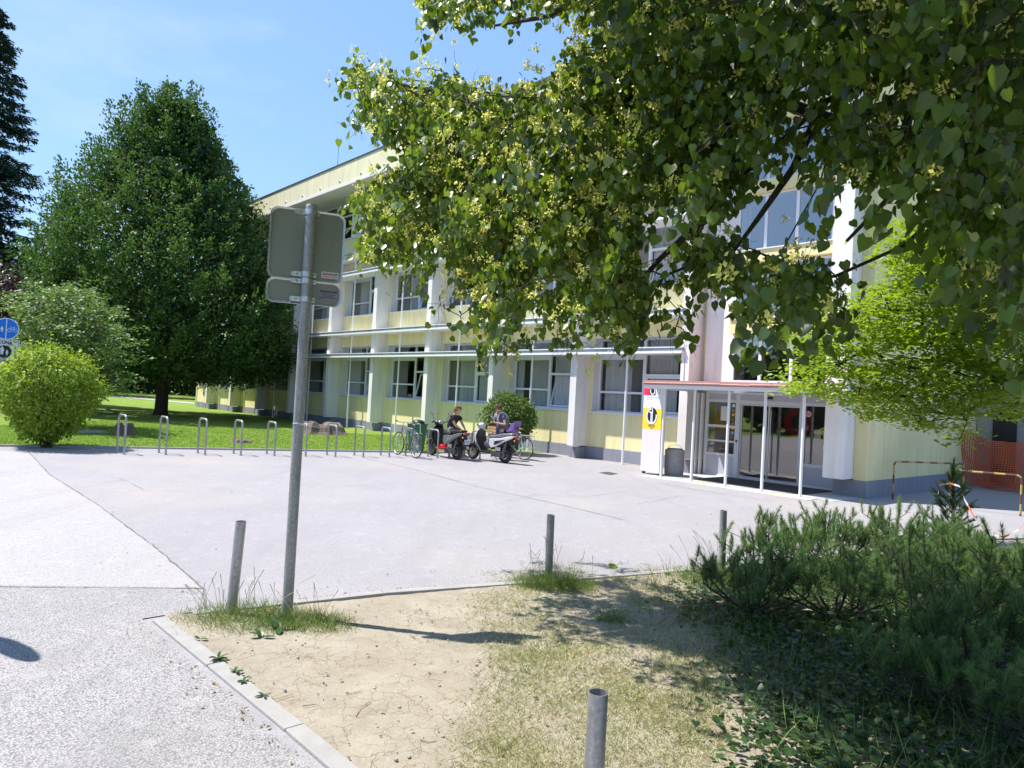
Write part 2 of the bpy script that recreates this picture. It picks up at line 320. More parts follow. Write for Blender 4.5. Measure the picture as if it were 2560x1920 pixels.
M['litter'] = leafmat('leaf_litter', (.1, .06, .03), (.3, .2, .1), (.3, .2, .1), .8, .1, .2)
M['farleaf'] = leafmat('far_tree_leaf', (.02, .045, .018), (.06, .11, .03), (.1, .2, .03), .6, .2, .3)
def lawnmat():
    m, n, b = newmat('lawn'); c = coord(n); f = noise(n, c, 22, 7, .75); g = noise(n, c, .9, 5, .6)
    a = mix(n, (.07, .14, .014), (.25, .36, .06), ramp(n, f, [(.3, (0, 0, 0)), (.7, (1, 1, 1))])); a = mix(n, a, (.30, .32, .10), ramp(n, g, [(.45, (0, 0, 0)), (.8, (.7, .7, .7))]))
    n.links.new(a, b.inputs['Base Color']); b.inputs['Roughness'].default_value = .95; b.inputs['Specular IOR Level'].default_value = .15; bump(n, b, noise(n, c, 45, 5, .8), .9, .03); return m
M['lawn'] = lawnmat()
def dirtmat():
    m, n, b = newmat('cracked_dirt'); c = coord(n)
    dv = N(n, 'ShaderNodeTexNoise', Scale=5., Detail=4.); n.links.new(c, dv.inputs['Vector'])
    ad = n.nodes.new('ShaderNodeVectorMath'); ad.operation = 'MULTIPLY_ADD'; n.links.new(dv.outputs['Color'], ad.inputs[0]); ad.inputs[1].default_value = (.30,)*3; n.links.new(c, ad.inputs[2])
    v1 = N(n, 'ShaderNodeTexVoronoi', Scale=7.5); v1.feature = 'DISTANCE_TO_EDGE'; n.links.new(ad.outputs[0], v1.inputs['Vector'])
    v2 = N(n, 'ShaderNodeTexVoronoi', Scale=17.); v2.feature = 'DISTANCE_TO_EDGE'; n.links.new(ad.outputs[0], v2.inputs['Vector'])
    k1 = ramp(n, v1.outputs[0], [(0, (.9, .9, .9)), (.026, (0, 0, 0))]); k2 = ramp(n, v2.outputs[0], [(0, (.7, .7, .7)), (.014, (0, 0, 0))])
    pm = ramp(n, noise(n, c, 2.3, 5, .7), [(.40, (0, 0, 0)), (.55, (1, 1, 1))])
    k = mix(n, k1, k2, .5, 'ADD'); k = mix(n, (0, 0, 0), k, pm)
    a = mix(n, (.255, .22, .17), (.37, .33, .265), ramp(n, noise(n, c, 2.2, 8, .7), [(.3, (0, 0, 0)), (.7, (1, 1, 1))]))
    a = mix(n, a, (.27, .22, .17), ramp(n, noise(n, c, .8, 6, .7), [(.5, (0, 0, 0)), (.72, (.6, .6, .6))])); a = mix(n, a, (.47, .42, .33), ramp(n, noise(n, c, 60, 3, .7), [(.55, (0, 0, 0)), (.75, (.7, .7, .7))]))
    a = mix(n, a, (.20, .155, .10), ramp(n, noise(n, c, 9, 5, .8), [(.60, (0, 0, 0)), (.72, (.6, .6, .6))])); a = mix(n, a, (.20, .155, .10), k); n.links.new(a, b.inputs['Base Color']); b.inputs['Roughness'].default_value = .97; b.inputs['Specular IOR Level'].default_value = .12
    h = mix(n, noise(n, c, 38, 6, .75), (0, 0, 0), k); h2 = mix(n, h, noise(n, c, 6, 4), .4); bump(n, b, h2, .75, .016); return m
M['dirt'] = dirtmat()
M['plaza'] = asphalt('plaza_asphalt', (.30, .285, .30), (.46, .435, .455), 130, .45, .10, .35)
M['path'] = asphalt('path_asphalt', (.34, .32, .325), (.52, .495, .50), 95, .6, .06, .45)
M['path_near'] = asphalt('coarse_path_asphalt', (.24, .23, .235), (.54, .515, .52), 84, .85, .08, .6)
M['paving'] = simple('porch_paving', (.42, .41, .41), .85, var=.15, vs=3, bs=.3)
M['paving_tan'] = simple('tan_paving', (.5, .42, .3), .85, var=.1); M['paving_blue'] = simple('pale_green_paving', (.42, .48, .48), .85, var=.1)

# ================================================================== SETTING
def sheet(name, poly, z, mat, kind='structure', thick=0.0):
    mb = MB(); n = len(poly)
    if thick: mb.prism(poly, z-thick, z, 'z')
    else: mb.add([(p[0], p[1], z) for p in poly], [tuple(range(n))])
    o = mb.build(name, mat); tag(o, kind=kind); return o
def xy(p): return (float(p[0]), float(p[1]))
sheet('ground', [(-400, -200), (400, -200), (400, 500), (-400, 500)], -.03, M['lawn'])
LEDGE = [(-30, 12.0), (-14.6, 16.3), (-12.6, 17.35), (-5.93, 20.66), (-2.59, 22.32), (-.55, 23.3)]
WL = xy(W(-11.35, .98)); WFAR = xy(W(-60, .98))
sheet('plaza', LEDGE+[WL, xy(W(-11.35, 10)), xy(W(12, 10)), (30, 20), (30, -12), (-30, -12)], 0, M['plaza'])
sheet('lawn', LEDGE[::-1]+[(-60, 8), (-120, 60), (-90, 130), (-20, 90), xy(W(-46, 10)), xy(W(-11.35, 1.4)), ], .012, M['lawn'])
PEDGE = [(-13.0, 16.9), (-11.0, 16.4), (-8.4, 13.1), (-5.79, 10.19), (-3.77, 7.79), (-2.65, 6.39)]
sheet('path', [(-30, -10), (-30, 11.9), (-14.6, 16.2), (-12.7, 17.2)]+PEDGE+[(-2.62, 6.32), (-5, 5.95), (-8, 5.3), (-12, 4.2), (-12, -10)], .004, M['path'])
sheet('coarse_path', [(-2.65, 6.42), (-2.36, 5.78), (-2.62, 5.62), (-2.74, 5.50), (-1.2, 3.84), (2.6, -.3), (2.6, -6), (-12, -6), (-12, 4.3), (-8, 5.4), (-5, 6.05), (-2.7, 6.42)], .008, M['path_near'])
def strip(name, pts, w, z0, z1, mat, gap=1.0, kind='structure'):
    mb = MB(); pts = [np.array(p, float) for p in pts]; seg = []
    for a, b in zip(pts[:-1], pts[1:]):
        L = np.linalg.norm(b-a); k = max(1, int(round(L/gap)))
        for i in range(k): seg.append((a+(b-a)*i/k, a+(b-a)*(i+1)/k))
    for a, b in seg:
        d = (b-a)/np.linalg.norm(b-a); nn = np.array([-d[1], d[0]])*w/2; b2 = b-d*.006
        mb.prism([xy(a-nn), xy(b2-nn), xy(b2+nn), xy(a+nn)], z0, z1+random.uniform(-.002, .002), 'z')
    o = mb.build(name, mat, bevel=.008); tag(o, kind=kind); return o
KA = [(-2.60, 5.50), (-1.07, 3.88), (.6, 2.05), (2.6, -.1)]
KB = [(-2.42, 5.66), (-1.07, 6.53), (.48, 7.28), (1.51, 7.79), (2.47, 8.26), (4.1, 9.2), (6, 10.5), (7.4, 11.3), (12, 13.0), (18, 14.5)]
strip('kerb', KA, .112, -.05, .022, M['kerb'])
strip('kerb', KB, .10, -.05, .03, M['kerb'])
strip('kerb', [(-14.6, 16.3), (-12.6, 17.35), (-5.93, 20.66), (-2.59, 22.32), (-.55, 23.3)], .07, -.05, .05, M['concrete'])
def dirt_bed():
    # grid clipped to the bed, gently uneven
    g = .04; xs = np.arange(-2.8, 8.2, g); ys = np.arange(-.2, 9.6, g)
    def inside(x, y):
        ka = np.interp(y, [-.1, 2.05, 3.88, 5.5], [2.6, .6, -1.07, -2.60])+.0
        kb = np.interp(x, [p[0] for p in KB], [p[1] for p in KB])+.0
        return (x > ka) & (y < kb) & (y > -.15)
    X, Y = np.meshgrid(xs, ys); Z = .012+.010*np.sin(X*1.7+Y)*np.sin(Y*1.3)+RNG.normal(size=X.shape)*.0016
    V = np.stack([X.ravel(), Y.ravel(), Z.ravel()], 1); nx = len(xs); F = []
    cx = X+g/2; cy = Y+g/2; ok = inside(cx, cy) & (inside(X, Y))
    for j in range(len(ys)-1):
        for i in range(nx-1):
            if ok[j, i]: a = j*nx+i; F.append((a, a+1, a+nx+1, a+nx))
    o = npmesh('dirt_bed', V, F, M['dirt'], smooth=True); tag(o, kind='structure')
dirt_bed()
sheet('dirt_base', [(-2.52, 5.52), (-1.0, 3.9), (.66, 2.05), (2.6, 0), (20, 0), (20, 14.2), (12, 12.9), (7.4, 11.2), (6, 10.4), (4.1, 9.1), (2.47, 8.2), (1.51, 7.74), (.48, 7.23), (-1.07, 6.48)], .002, M['dirt'])
# asphalt patch seams
def seam(pts, w, z=.0095):
    mb = MB(); pp = []
    for a, b in zip(pts[:-1], pts[1:]):
        a = np.array(a); b = np.array(b); k = max(2, int(np.linalg.norm(b-a)/.12))
        for i in range(k): pp.append(a+(b-a)*i/k+RNG.normal(size=2)*.007)
    pp.append(np.array(pts[-1]))
    for a, b in zip(pp[:-1], pp[1:]):
        d = (b-a)/(np.linalg.norm(b-a)+1e-6); nn = np.array([-d[1], d[0]])*w*random.uniform(.25, 1)/2
        mb.add([(*(a-nn), z), (*(b-nn), z), (*(b+nn), z), (*(a+nn), z)], [(0, 1, 2, 3)])
    return mb
sm = simple('seam_dirt', (.16, .14, .12), .95, bs=0)
tag(seam(PEDGE+[(-2.36, 5.78)], .018, .0105).build('path_seam', sm, fixn=False), kind='structure')
tag(seam([(-2.66, 6.38), (-5, 6.0), (-6.6, 5.68)], .016, .0115).build('path_seam', sm, fixn=False), kind='structure')
tag(seam([xy(gnd(*p)) for p in [(900, 1142), (1040, 1175), (1185, 1215), (1400, 1262), (1560, 1300)]], .02, .0045).build('path_seam', sm, fixn=False), kind='structure')
tag(seam([xy(W(-4.41, -2.76)), xy(W(-.5, -2.99)), xy(W(1.5, -3.1))], .02, .0045).build('drain_slot', M['darkmetal'], fixn=False), kind='structure')
sheet('drain_cover', [xy(gnd(*p)) for p in [(1497, 1182), (1520, 1179.5), (1545, 1184.5), (1526, 1188)]], .005, M['darkmetal'])
# porch paving: bands of coloured slabs then the dark mat
mb = MB()
for i in range(9):
    mb.mi = [0, 1, 0, 2, 0, 1, 0, 2, 0][i]; u0 = -4.95+i*.5; mb.box(u0, u0+.494, -1.9, -1.42, -.02, .012)
mb.mi = 0; mb.box(-4.95, -.1, -1.415, .7, -.02, .010)
o = mb.build('porch_paving', [M['paving'], M['paving_blue'], M['paving_tan']]); o.location = tuple(ORG); o.rotation_euler[2] = BROT; tag(o, kind='structure')
mb = MB(); mb.box(-3.95, -.95, -1.05, .62, .012, .022); o = mb.build('door_mat', M['mat']); o.location = tuple(ORG); o.rotation_euler[2] = BROT
tag(o, 'dark grey coir mat in front of the glass entrance door', 'mat')

# ================================================================== SCHOOL BUILDING
B = empty('school_building', ORG, BROT, 'pale yellow three storey school with white pilasters, ledges and glazed entrance', 'building')
UL = -47.0
PIL = [-4.95, -9.35, -13.55, -17.75, -22.05, -26.3, -30.6, -34.9, -39.1, -43.35]
PW = .28
mw, my, mj, msill, mpl = MB(), MB(), MB(), MB(), MB()
OW0, OW1 = .15, 3.82
levels = [(0, 1.55, 4.0), (1, 5.53, 7.95)]
edges = PIL+[UL]
for k in range(len(PIL)):
    uR = edges[k+1] if k+1 < len(edges) else UL
    uLn = PIL[k]-PW                       # bay lies between edges[k+1] (left pilaster right edge) and this pilaster's left edge
    bw = uLn-uR
    if bw < 3: my.box(uR, uLn, .95, 1.45, .40, 8.2); continue
    a, b_ = uR+OW0, uLn-OW0+.0
    my.box(uR, a, .95, 1.45, .40, 8.2); my.box(b_, uLn, .95, 1.45, .40, 8.2)
    z = .40
    for _, s0, s1 in levels:
        my.box(a, b_, .95, 1.45, z, s0); z = s1
        mj = MB(); msill = MB()
        mj.box(a, a+.012, .945, 1.25, s0, s1); mj.box(b_-.012, b_, .945, 1.25, s0, s1); mj.box(a+.012, b_-.012, .955, 1.25, s1-.012, s1)
        msill.box(a-.02, b_+.02, .88, 1.26, s0-.02, s0+.015); mj.build('window_reveal', M['white'], B); msill.build('window_sill', M['frame'], B)
    my.box(a, b_, .95, 1.45, z, 8.2)
for u in PIL: my.box(u-PW, u, .952, 1.45, .40, 8.2)
my.box(UL, -4.95, .35, 1.45, 8.47, 9.27)                     # third floor parapet band
my.box(-.28, 0, .0, 15.5, .40, 11.24); my.box(UL-.4, UL, .95, 15.5, .4, 11.24); my.box(UL-.4, -.28, 15.2, 15.5, .4, 11.24)
my.box(-4.95, -4.80, .85, 1.4, .40, 11.24)
for z0, z1 in ((3.95, 4.32), (5.87, 6.18), (7.75, 8.05), (9.6, 9.95)): my.box(-3.95, -.75, .5, 1.1, z0, z1)
my.build('wall', M['yellow'], B)
mw.box(-4.80, -3.95, .70, 1.4, 2.36, 11.24); mw.box(-.75, -.281, .1, 1.4, 2.36, 11.24)
mw.build('entrance_wall', M['white'], B)
mpl.box(UL-.4, -4.80, .92, 1.44, -.05, .398); mpl.box(-.73, .03, -.03, 1.0, -.05, .398); mpl.box(-.26, .03, 1.0, 15.5, -.05, .398)
for u in PIL: mpl.box(u-PW-.12, u+.02, .55, .919, -.05, .36)
mpl.build('plinth', M['grey_plinth'], B, bevel=.01)
for i, u in enumerate(PIL):
    mb = MB(); mb.box(u-PW, u, .30 if i else .15, .949, .40, 8.19); mb.build('pilaster', M['white'], B, bevel=.006)
mb = MB(); mb.box(-.75, -.285, -.55, .68, .42, 11.24); mb.build('pilaster', M['white'], B, bevel=.006)
# ledges with stained gutters
for zt, z3 in ((3.58, 0), (4.68, 0), (7.53, 0), (8.46, 1)):
    ul = -5.13; mb = MB()
    mb.box(UL, ul, .10, .945, zt-.17, zt-.13); mb.box(UL, ul, .05, .10, zt-.19, zt-.125)
    mb.box(UL, ul, .03, .95, zt-.03, zt)
    lg = mb.build('ledge', M['white_paint'], B)
    mb = MB(); mb.box(UL, ul, .06, .16, zt-.124, zt-.031); mb.box(UL, ul, .16, .94, zt-.12, zt-.035)
    u = UL+1
    while u < ul: mb.box(u, u+.03, .045, .06, zt-.13, zt-.02); u += 2.12
    mb.build('gutter', M['gutter'], lg)
    for p in PIL: mb = MB(); mb.tube([(p-.05, .2, zt-.16), (p+.05, .29, zt-.62)], .018, 6); mb.build('brace', M['white_paint'], lg)
mb = MB(); mb.box(UL, -5.13, .16, .94, 8.2, 8.3); mb.build('ledge', M['white'], B)
for k in range(10):
    u = -7.40-4.26*k
    if u < UL: break
    mb = MB(); mb.tube([(u, .47, -.02), (u, .47, 8.2)], .036, 10); mb.lathe([(0, .0), (.07, .0), (.07, .03), (0, .03)], (u, .47, 0), 10); mb.build('support_post', M['white_paint'], B, smooth=True)
# third floor: columns and windows
mb = MB()
COLS = [-24.75+4.27*k for k in range(-5, 5)]
for c in COLS:
    if UL < c-.25 and c+.25 < -4.95: mb = MB(); mb.box(c-.25, c+.25, .42, .9, 9.271, 11.24); mb.build('third_floor_column', M['white'], B)
mb = MB(); mb.box(UL, -4.95, .28, .62, 9.27, 9.31); mb.build('window_sill', M['white_paint'], B)
# roof
mb = MB(); mb.box(UL-.6, .3, -1.0, 15.7, 11.42, 12.35); mb.build('roof_fascia', M['fascia'], B)
mb = MB(); mb.box(UL-.62, .32, -1.05, 15.72, 11.25, 11.33); mb.box(UL-.61, .31, -1.02, 15.71, 11.33, 11.42); mb.build('soffit', M['soffit'], B)
mb = MB(); mb.box(UL-.64, .34, -1.04, 15.74, 12.351, 12.40); mb.build('roof_edge', M['darkmetal'], B)
mb = MB(); mv = MB()
for k in range(24):
    u = -.65-1.93*k; mb.lathe([(0, -1.012), (.075, -1.012), (.085, -1.001)], (u, 0, 11.56), 10, 'y'); mv.lathe([(0, -1.016), (.05, -1.016), (.05, -1.013)], (u, 0, 11.56), 10, 'y')
vh = mb.build('vent_hole', M['white_paint'], B); vh['kind'] = 'stuff'; mv.build('vent_opening', M['black'], vh)
mb = MB(); mb.tube([(-27.0, .5, 12.3), (-27.0, .5, 13.0), (-27.0, .5, 14.6)], [.03, .015, .008], 6)
mb.build('lightning_rod', M['darkmetal'], B)
mb = MB()                                                   # rooms
for z in (.30, 4.15, 8.30): mb.box(UL+.1, -5.0, 1.46, 5.1, z-.12, z)
mb.box(UL+.1, -.4, 5.1, 5.2, 0, 11.2)
for u in (-9.5, -17.9, -26.45, -34.9, -43): mb.box(u-.06, u, 1.46, 5.1, .3, 11.2)
mb.box(-4.9, -4.8, 1.41, 5.1, .05, 11.2); mb.box(-4.79, -.3, 1.2, 5.1, -.02, .02); mb.box(-4.79, -.3, 1.5, 5.1, 4.0, 4.2); mb.box(-4.79, -.3, 1.5, 5.1, 7.8, 8.0)
mb.build('room', M['interior'], B)

def rect_frame(mb, x0, x1, z0, z1, y0, y1, t):
    mb.box(x0, x1, y0, y1, z0, z0+t); mb.box(x0, x1, y0, y1, z1-t, z1); mb.box(x0, x0+t, y0, y1, z0+t, z1-t); mb.box(x1-t, x1, y0, y1, z0+t, z1-t)
def pane_mb(x0, x1, z0, z1, y): mb = MB(); mb.add([(x0, y, z0), (x1, y, z0), (x1, y, z1), (x0, y, z1)], [(0, 1, 2, 3)]); return mb
def curtain_mesh(x0, x1, z0, z1, y, amp=.03, per=.12):
    xs = np.arange(x0, x1, .025); ph = random.uniform(0, 6)
    V = []; F = []
    for i, x in enumerate(xs):
        yy = y+amp*sin(2*pi*x/per+ph+.8*sin(x*3.1))+.4*amp*sin(2*pi*x/.31); V += [(x, yy, z0), (x+.01*sin(x*9), yy*1.0, z1)]
        if i: F.append((2*i-2, 2*i, 2*i+1, 2*i-1))
    mb = MB(); mb.add(V, F); return mb
def make_window(bw, z0, z1, open_sash, cur):
    """window of one bay; origin at the opening's left bottom corner, frame plane 1.25 behind"""
    wz = lambda z: z-1.55+0*z0
    w = bw-2*OW0-.024; h = z1-z0-.027; y0, y1 = 0, .07
    mb = MB(); rect_frame(mb, 0, w, 0, h, y0, y1, .06)
    xm = 1.80; mb.box(xm, xm+.11, y0, y1, .06, h-.06)
    mb.box(.06, xm, y0, y1, .63, .70); mb.box(.06, xm, y0-.01, y1, 1.74, 1.93); mb.box(.06, xm, y0-.02, y1, 1.78, 1.80)
    mb.box(xm+.11, w-.06, y0, y1, 1.20, 1.28)
    o = mb.build('window', M['frame'], B)
    pane_mb(.06, xm, .06, .63, .03).build('pane', M['glass'], o); pane_mb(.06, xm, .70, 1.74, .03).build('pane', M['glass'], o)
    pane_mb(.06, xm, 1.93, h-.06, .03).build('pane', M['glass'], o); pane_mb(xm+.11, w-.06, 1.28, h-.06, .03).build('pane', M['glass'], o)
    mb = MB(); rect_frame(mb, xm+.12, w-.07, 0, 1.12, -.02, .035, .055)
    s = mb.build('sash', M['frame'], o); s.location = (0, .02, .075); g = pane_mb(xm+.175, w-.125, .055, 1.065, .01).build('sash_pane', M['glass'], s)
    if open_sash: s.rotation_euler[0] = radians(-13)
    for kind, c0, c1 in cur:
        curtain_mesh(c0*w, c1*w, .02, h, .13, .03, .12).build('curtain', M[kind], o, smooth=True, fixn=False)
    return o
cur_sets = [[('curtain', .05, .34), ('curtain', .52, .80), ('curtain_dark', .34, .52)], [('curtain', .02, .12), ('curtain', .22, .5), ('curtain', .55, .98)], [('curtain_dark', .02, .2), ('curtain', .2, .47), ('curtain', .55, .8)],
            [('curtain_dark', .0, .3)], [('curtain', .1, .45)], [('curtain_dark', .05, .25), ('curtain', .25, .5), ('curtain_dark', .5, .9)]]
for k in range(len(PIL)):
    if k+1 >= len(edges): break
    uR = edges[k+1]; uLn = PIL[k]-PW
    if uLn-uR < 3: continue
    for lv, s0, s1 in levels:
        op = (k in (1, 3, 4)) if lv == 0 else (k in (0, 2, 3, 5))
        cs = cur_sets[k] if (lv == 0 and k < 3) else cur_sets[(k*3+lv*2) % 6]
        if lv == 1 and k == 0: cs = [('curtain_striped', .02, .5), ('curtain', .5, .98)]
        o = make_window(uLn-uR, s0, s1, op, cs); o.location = (uR+OW0+.012, 1.25, s0+.015)
# third floor windows
bounds = sorted([c for c in COLS if UL < c-.25 and c+.25 < -4.95]+[UL-.25, -4.70])
for a, b_ in zip(bounds[:-1], bounds[1:]):
    x0, x1 = a+.25, b_-.25; w = x1-x0; h = 1.93
    if w < .5: continue
    mb = MB(); rect_frame(mb, .002, w-.002, 0, h, 0, .06, .06); mb.box(w/2-.05, w/2+.05, 0, .06, .06, h-.06)
    for c0, c1 in ((.06, w/2-.05), (w/2+.05, w-.06)): mb.box(c0, c1, 0, .06, .58, .66); mb.box(c0, c1, 0, .06, 1.24, 1.32)
    o = mb.build('window', M['frame'], B); o.location = (x0, .6, 9.31)
    for c0, c1 in ((.06, w/2-.05), (w/2+.05, w-.06)):
        for r0, r1 in ((.06, .58), (.66, 1.24), (1.32, h-.06)): pane_mb(c0, c1, r0, r1, .03).build('pane', M['glass'], o)
    curtain_mesh(.1, w*.4, .02, h, .2).build('curtain', M['curtain_dark'], o, fixn=False)
# staircase glazing over the entrance
for (z0, z1) in ((2.62, 3.94), (4.345, 5.86), (6.205, 7.74), (8.075, 9.59), (9.975, 11.23)):
    mb = MB(); rect_frame(mb, -3.945, -.755, z0+.002, z1-.002, .70, .77, .06)
    for u in (-3.12, -2.25, -1.30): mb.box(u-.04, u+.04, .70, .77, z0+.062, z1-.062)
    o = mb.build('stair_window', M['frame'], B)
    for a, b_ in ((-3.885, -3.16), (-3.08, -2.29), (-2.21, -1.34), (-1.26, -.815)): pane_mb(a, b_, z0+.06, z1-.06, .73).build('pane', M['glass_stair'], o)
mb = MB()                                                   # stair railing seen through the glass
for z in (3.4, 2.95): mb.tube([(-3.8, 1.15, z), (-.9, 1.15, z)], .012, 6)
for i in range(9): mb.tube([(-3.75+.35*i, 1.15, 2.4), (-3.75+.35*i, 1.15, 3.4)], .01, 5)
mb.build('railing', M['black'], B)
mb = MB(); mb.box(-3.95, -.75, .46, .72, 4.32, 4.344); mb.build('window_sill', M['white_paint'], B); mb = MB(); mb.box(-3.95, -.75, .46, .72, 6.18, 6.204); mb.build('window_sill', M['white_paint'], B)

# entrance: aluminium screen with sliding doors
E0 = MB(); y0, y1 = .70, .78
def ebox(a, b_, z0, z1): E0.box(a, b_, y0, y1, z0, z1)
ebox(-4.70, -4.60, 0, 2.35); ebox(-3.76, -3.62, 0, 2.30); ebox(-1.92, -1.80, 0, 2.30); ebox(-.86, -.74, 0, 2.30)
ebox(-4.60, -3.76, 2.06, 2.14); ebox(-3.62, -1.92, 2.04, 2.14); ebox(-1.80, -.86, 2.06, 2.14); ebox(-4.60, -.74, 2.30, 2.36)
ebox(-4.60, -3.76, 1.36, 1.43); ebox(-4.60, -3.76, .96, 1.01); ebox(-4.60, -3.76, .58, .65); ebox(-4.60, -3.76, 0, .06); ebox(-1.80, -.86, .52, .60); ebox(-1.80, -.86, 0, .06); ebox(-3.62, -1.92, .012, .05)
scr = E0.build('entrance_screen', M['frame_grey'], B)
for a, b_, z0, z1 in ((-4.60, -3.76, .06, .58), (-1.80, -.86, .06, .52), (-4.60, -3.76, 2.14, 2.30), (-3.62, -1.92, 2.14, 2.30), (-1.80, -.86, 2.14, 2.30)): mb = MB(); mb.box(a, b_, .72, .76, z0, z1); mb.build('panel', M['panel'], scr)
for a, b_, z0, z1 in ((-4.60, -3.76, 1.43, 2.06), (-4.60, -3.76, 1.01, 1.36), (-4.60, -3.76, .65, .96), (-1.80, -.86, .60, 2.06)): pane_mb(a, b_, z0, z1, .735).build('pane', M['glass_door'], scr)
for a, b_, yy in ((-3.62, -2.74, .74), (-2.80, -1.92, .70)):
    mb = MB(); rect_frame(mb, a, b_, .055, 2.035, yy, yy+.035, .035); d = mb.build('sliding_door', M['frame_grey'], scr)
    pane_mb(a+.035, b_-.035, .09, 2.0, yy+.012).build('pane', M['glass_door'], d)
    mb = MB(); mb.tube([(b_-.10 if a < -3 else a+.10, yy-.05, .25), (b_-.10 if a < -3 else a+.10, yy-.05, 1.9)], .016, 8); mb.build('handle', M['steel'], d)
mb = MB(); mb.box(-2.90, -2.70, .69, .72, 2.19, 2.26); mb.build('door_sensor', M['black'], scr)
mb = MB(); mb.lathe([(0, .684), (.028, .684), (.028, .70)], (-3.69+.0, 0, 1.02), 14, 'y'); mb.build('lock', M['black'], scr)
# notices and stickers on the glass
mb = MB(); mb.box(-4.22, -4.02, .722, .727, 1.55, 1.95); mb.build('notice', M['paper'], scr)
mb = MB(); mb.box(-1.33, -1.13, .722, .727, .95, 1.10); mb.build('notice', M['paper'], scr)
mb = MB(); mb.box(-1.62, -1.45, .84, .845, 1.22, 1.48); mb.build('notice', M['paper'], scr)
cols = [(.7, .75, .72), (.08, .3, .1), (.75, .3, .05), (.08, .12, .16), (.35, .16, .05), (.7, .4, .05), (.2, .35, .6), (.2, .12, .08)]
for i, c in enumerate(cols):
    mt = simple('sticker_%d' % i, c, .5, bs=0); mb = MB(); mb.lathe([(0, .724), (.045, .724), (.045, .728)], (-3.84, 0, 1.98-.125*i), 14, 'y'); mb.build('sticker', mt, scr)
mb = MB(); mb.lathe([(0, .724), (.075, .724), (.075, .728)], (-1.73, 0, 1.86), 18, 'y'); mb.build('sticker', M['sticker'], scr)
mb = MB(); mb.tube([(-1.73+.045*cos(t), .718, 1.86+.045*sin(t)) for t in np.linspace(0, 2*pi, 16)], .009, 5); mb.tube([(-1.765, .718, 1.89), (-1.695, .718, 1.83)], .009, 5); mb.build('sticker_mark', M['red'], scr)
def arcs(mb, cx, cz, r0, r1, a0, a1, ya, yb, n=28):
    t = np.linspace(radians(a0), radians(a1), n); poly = [(cx+r1*cos(x), cz+r1*sin(x)) for x in t]+[(cx+r0*cos(x), cz+r0*sin(x)) for x in t[::-1]]
    for i in range(n-1):
        q = [poly[i], poly[i+1], poly[2*n-2-i], poly[2*n-1-i]]; mb.prism(q, ya, yb)
def gl_logo(mb, cx, cz, r, ya, yb, t=.16):
    arcs(mb, cx, cz, r*(1-t), r, 97, 375, ya, yb)
    mb.box(cx-r*.17, cx-r*.02, ya-.0006, yb, cz-r*.92, cz+r*.55); mb.box(cx-r*.45, cx-r*.17, ya-.0006, yb, cz+r*.38, cz+r*.55)
    mb.box(cx+r*.05, cx+r*.2, ya-.0006, yb, cz-r*.92, cz+r*.97)
mb = MB(); gl_logo(mb, -1.30, 1.38, .165, .722, .727, .12); mb.build('logo', simple('gold_film', (.55, .4, .06), .4, bs=0), scr)
mb = MB(); mb.sphere((-2.55, 1.9, 1.62), .42, 20, 12, (1, .12, .95)); mb.tube([(-3.1, 1.95, 1.75), (-3.2, 1.95, 1.5), (-2.9, 1.95, 1.35)], .05, 8); mb.tube([(-2.2, 1.9, 1.35), (-1.95, 1.9, 1.3), (-1.75, 1.9, 1.5), (-1.72, 1.9, 1.8)], .04, 8)
mb.build('wall_decoration', M['poster_red'], scr, smooth=True)
mb = MB(); mb.sphere((-2.52, 1.84, 1.62), .2, 16, 10, (1, .1, 1.1)); mb.build('decoration_centre', M['black'], scr, smooth=True)
# entrance canopy
mb = MB(); mb.box(-4.97, -.45, -1.78, .69, 2.37, 2.40); mb.box(-4.97, -.45, -1.80, -1.74, 2.31, 2.41); mb.box(-4.99, -4.93, -1.74, .69, 2.31, 2.41); mb.box(-.51, -.45, -1.74, .69, 2.31, 2.41)
cn = mb.build('entrance_canopy', M['beam'], B, bevel=.004)
mb = MB()
nseg = 6
for i in range(nseg):
    a = -5.0+i*(4.58/nseg); b_ = a+4.58/nseg-.004; dz = [0, 0, .004, -.008, .01, 0][i]
    mb.box(a, b_, -1.83, .69, 2.412, 2.44); mb.tube([(a, -1.84, 2.452+dz*.3), (b_, -1.84, 2.452+dz)], .016, 8); mb.box(a, b_, -1.82, -1.80, 2.465, 2.52); mb.box(a, b_, -1.80, .69, 2.44, 2.5)
mb.build('copper_edge', M['copper'], cn)
for u, v in ((-4.54, -1.36), (-3.62, -1.42), (-2.66, -1.48), (-1.72, -1.53), (-.80, -1.56)):
    mb = MB(); mb.tube([(u, -1.5, 0.012), (u, -1.5, 2.31)], .034, 12); p = mb.build('canopy_post', M['white_paint'], cn, smooth=True)
mb = MB(); mb.lathe([(0, 2.29), (.14, 2.29), (.17, 2.33), (.17, 2.37)], (-2.9, -.6, 0), 20); mb.build('ceiling_lamp', M['white_paint'], cn, smooth=True)
mb = MB(); mb.box(-4.80, -4.74, .60, .70, .01, 2.3); mb.box(-4.90, -4.86, .55, .66, .01, 2.3); mb.build('downpipe', M['white_paint'], B)
mb = MB(); mb.box(-4.98, -4.945, .24, .30, 2.05, 2.14); mb.build('alarm_box', M['white_paint'], B)
mb = MB(); mb.tube([(-5.1, .14, 2.5), (-5.1, .14, 3.2), (-5.08, .14, 3.3)], .008, 5); mb.build('cable', M['grey_ink'], B)

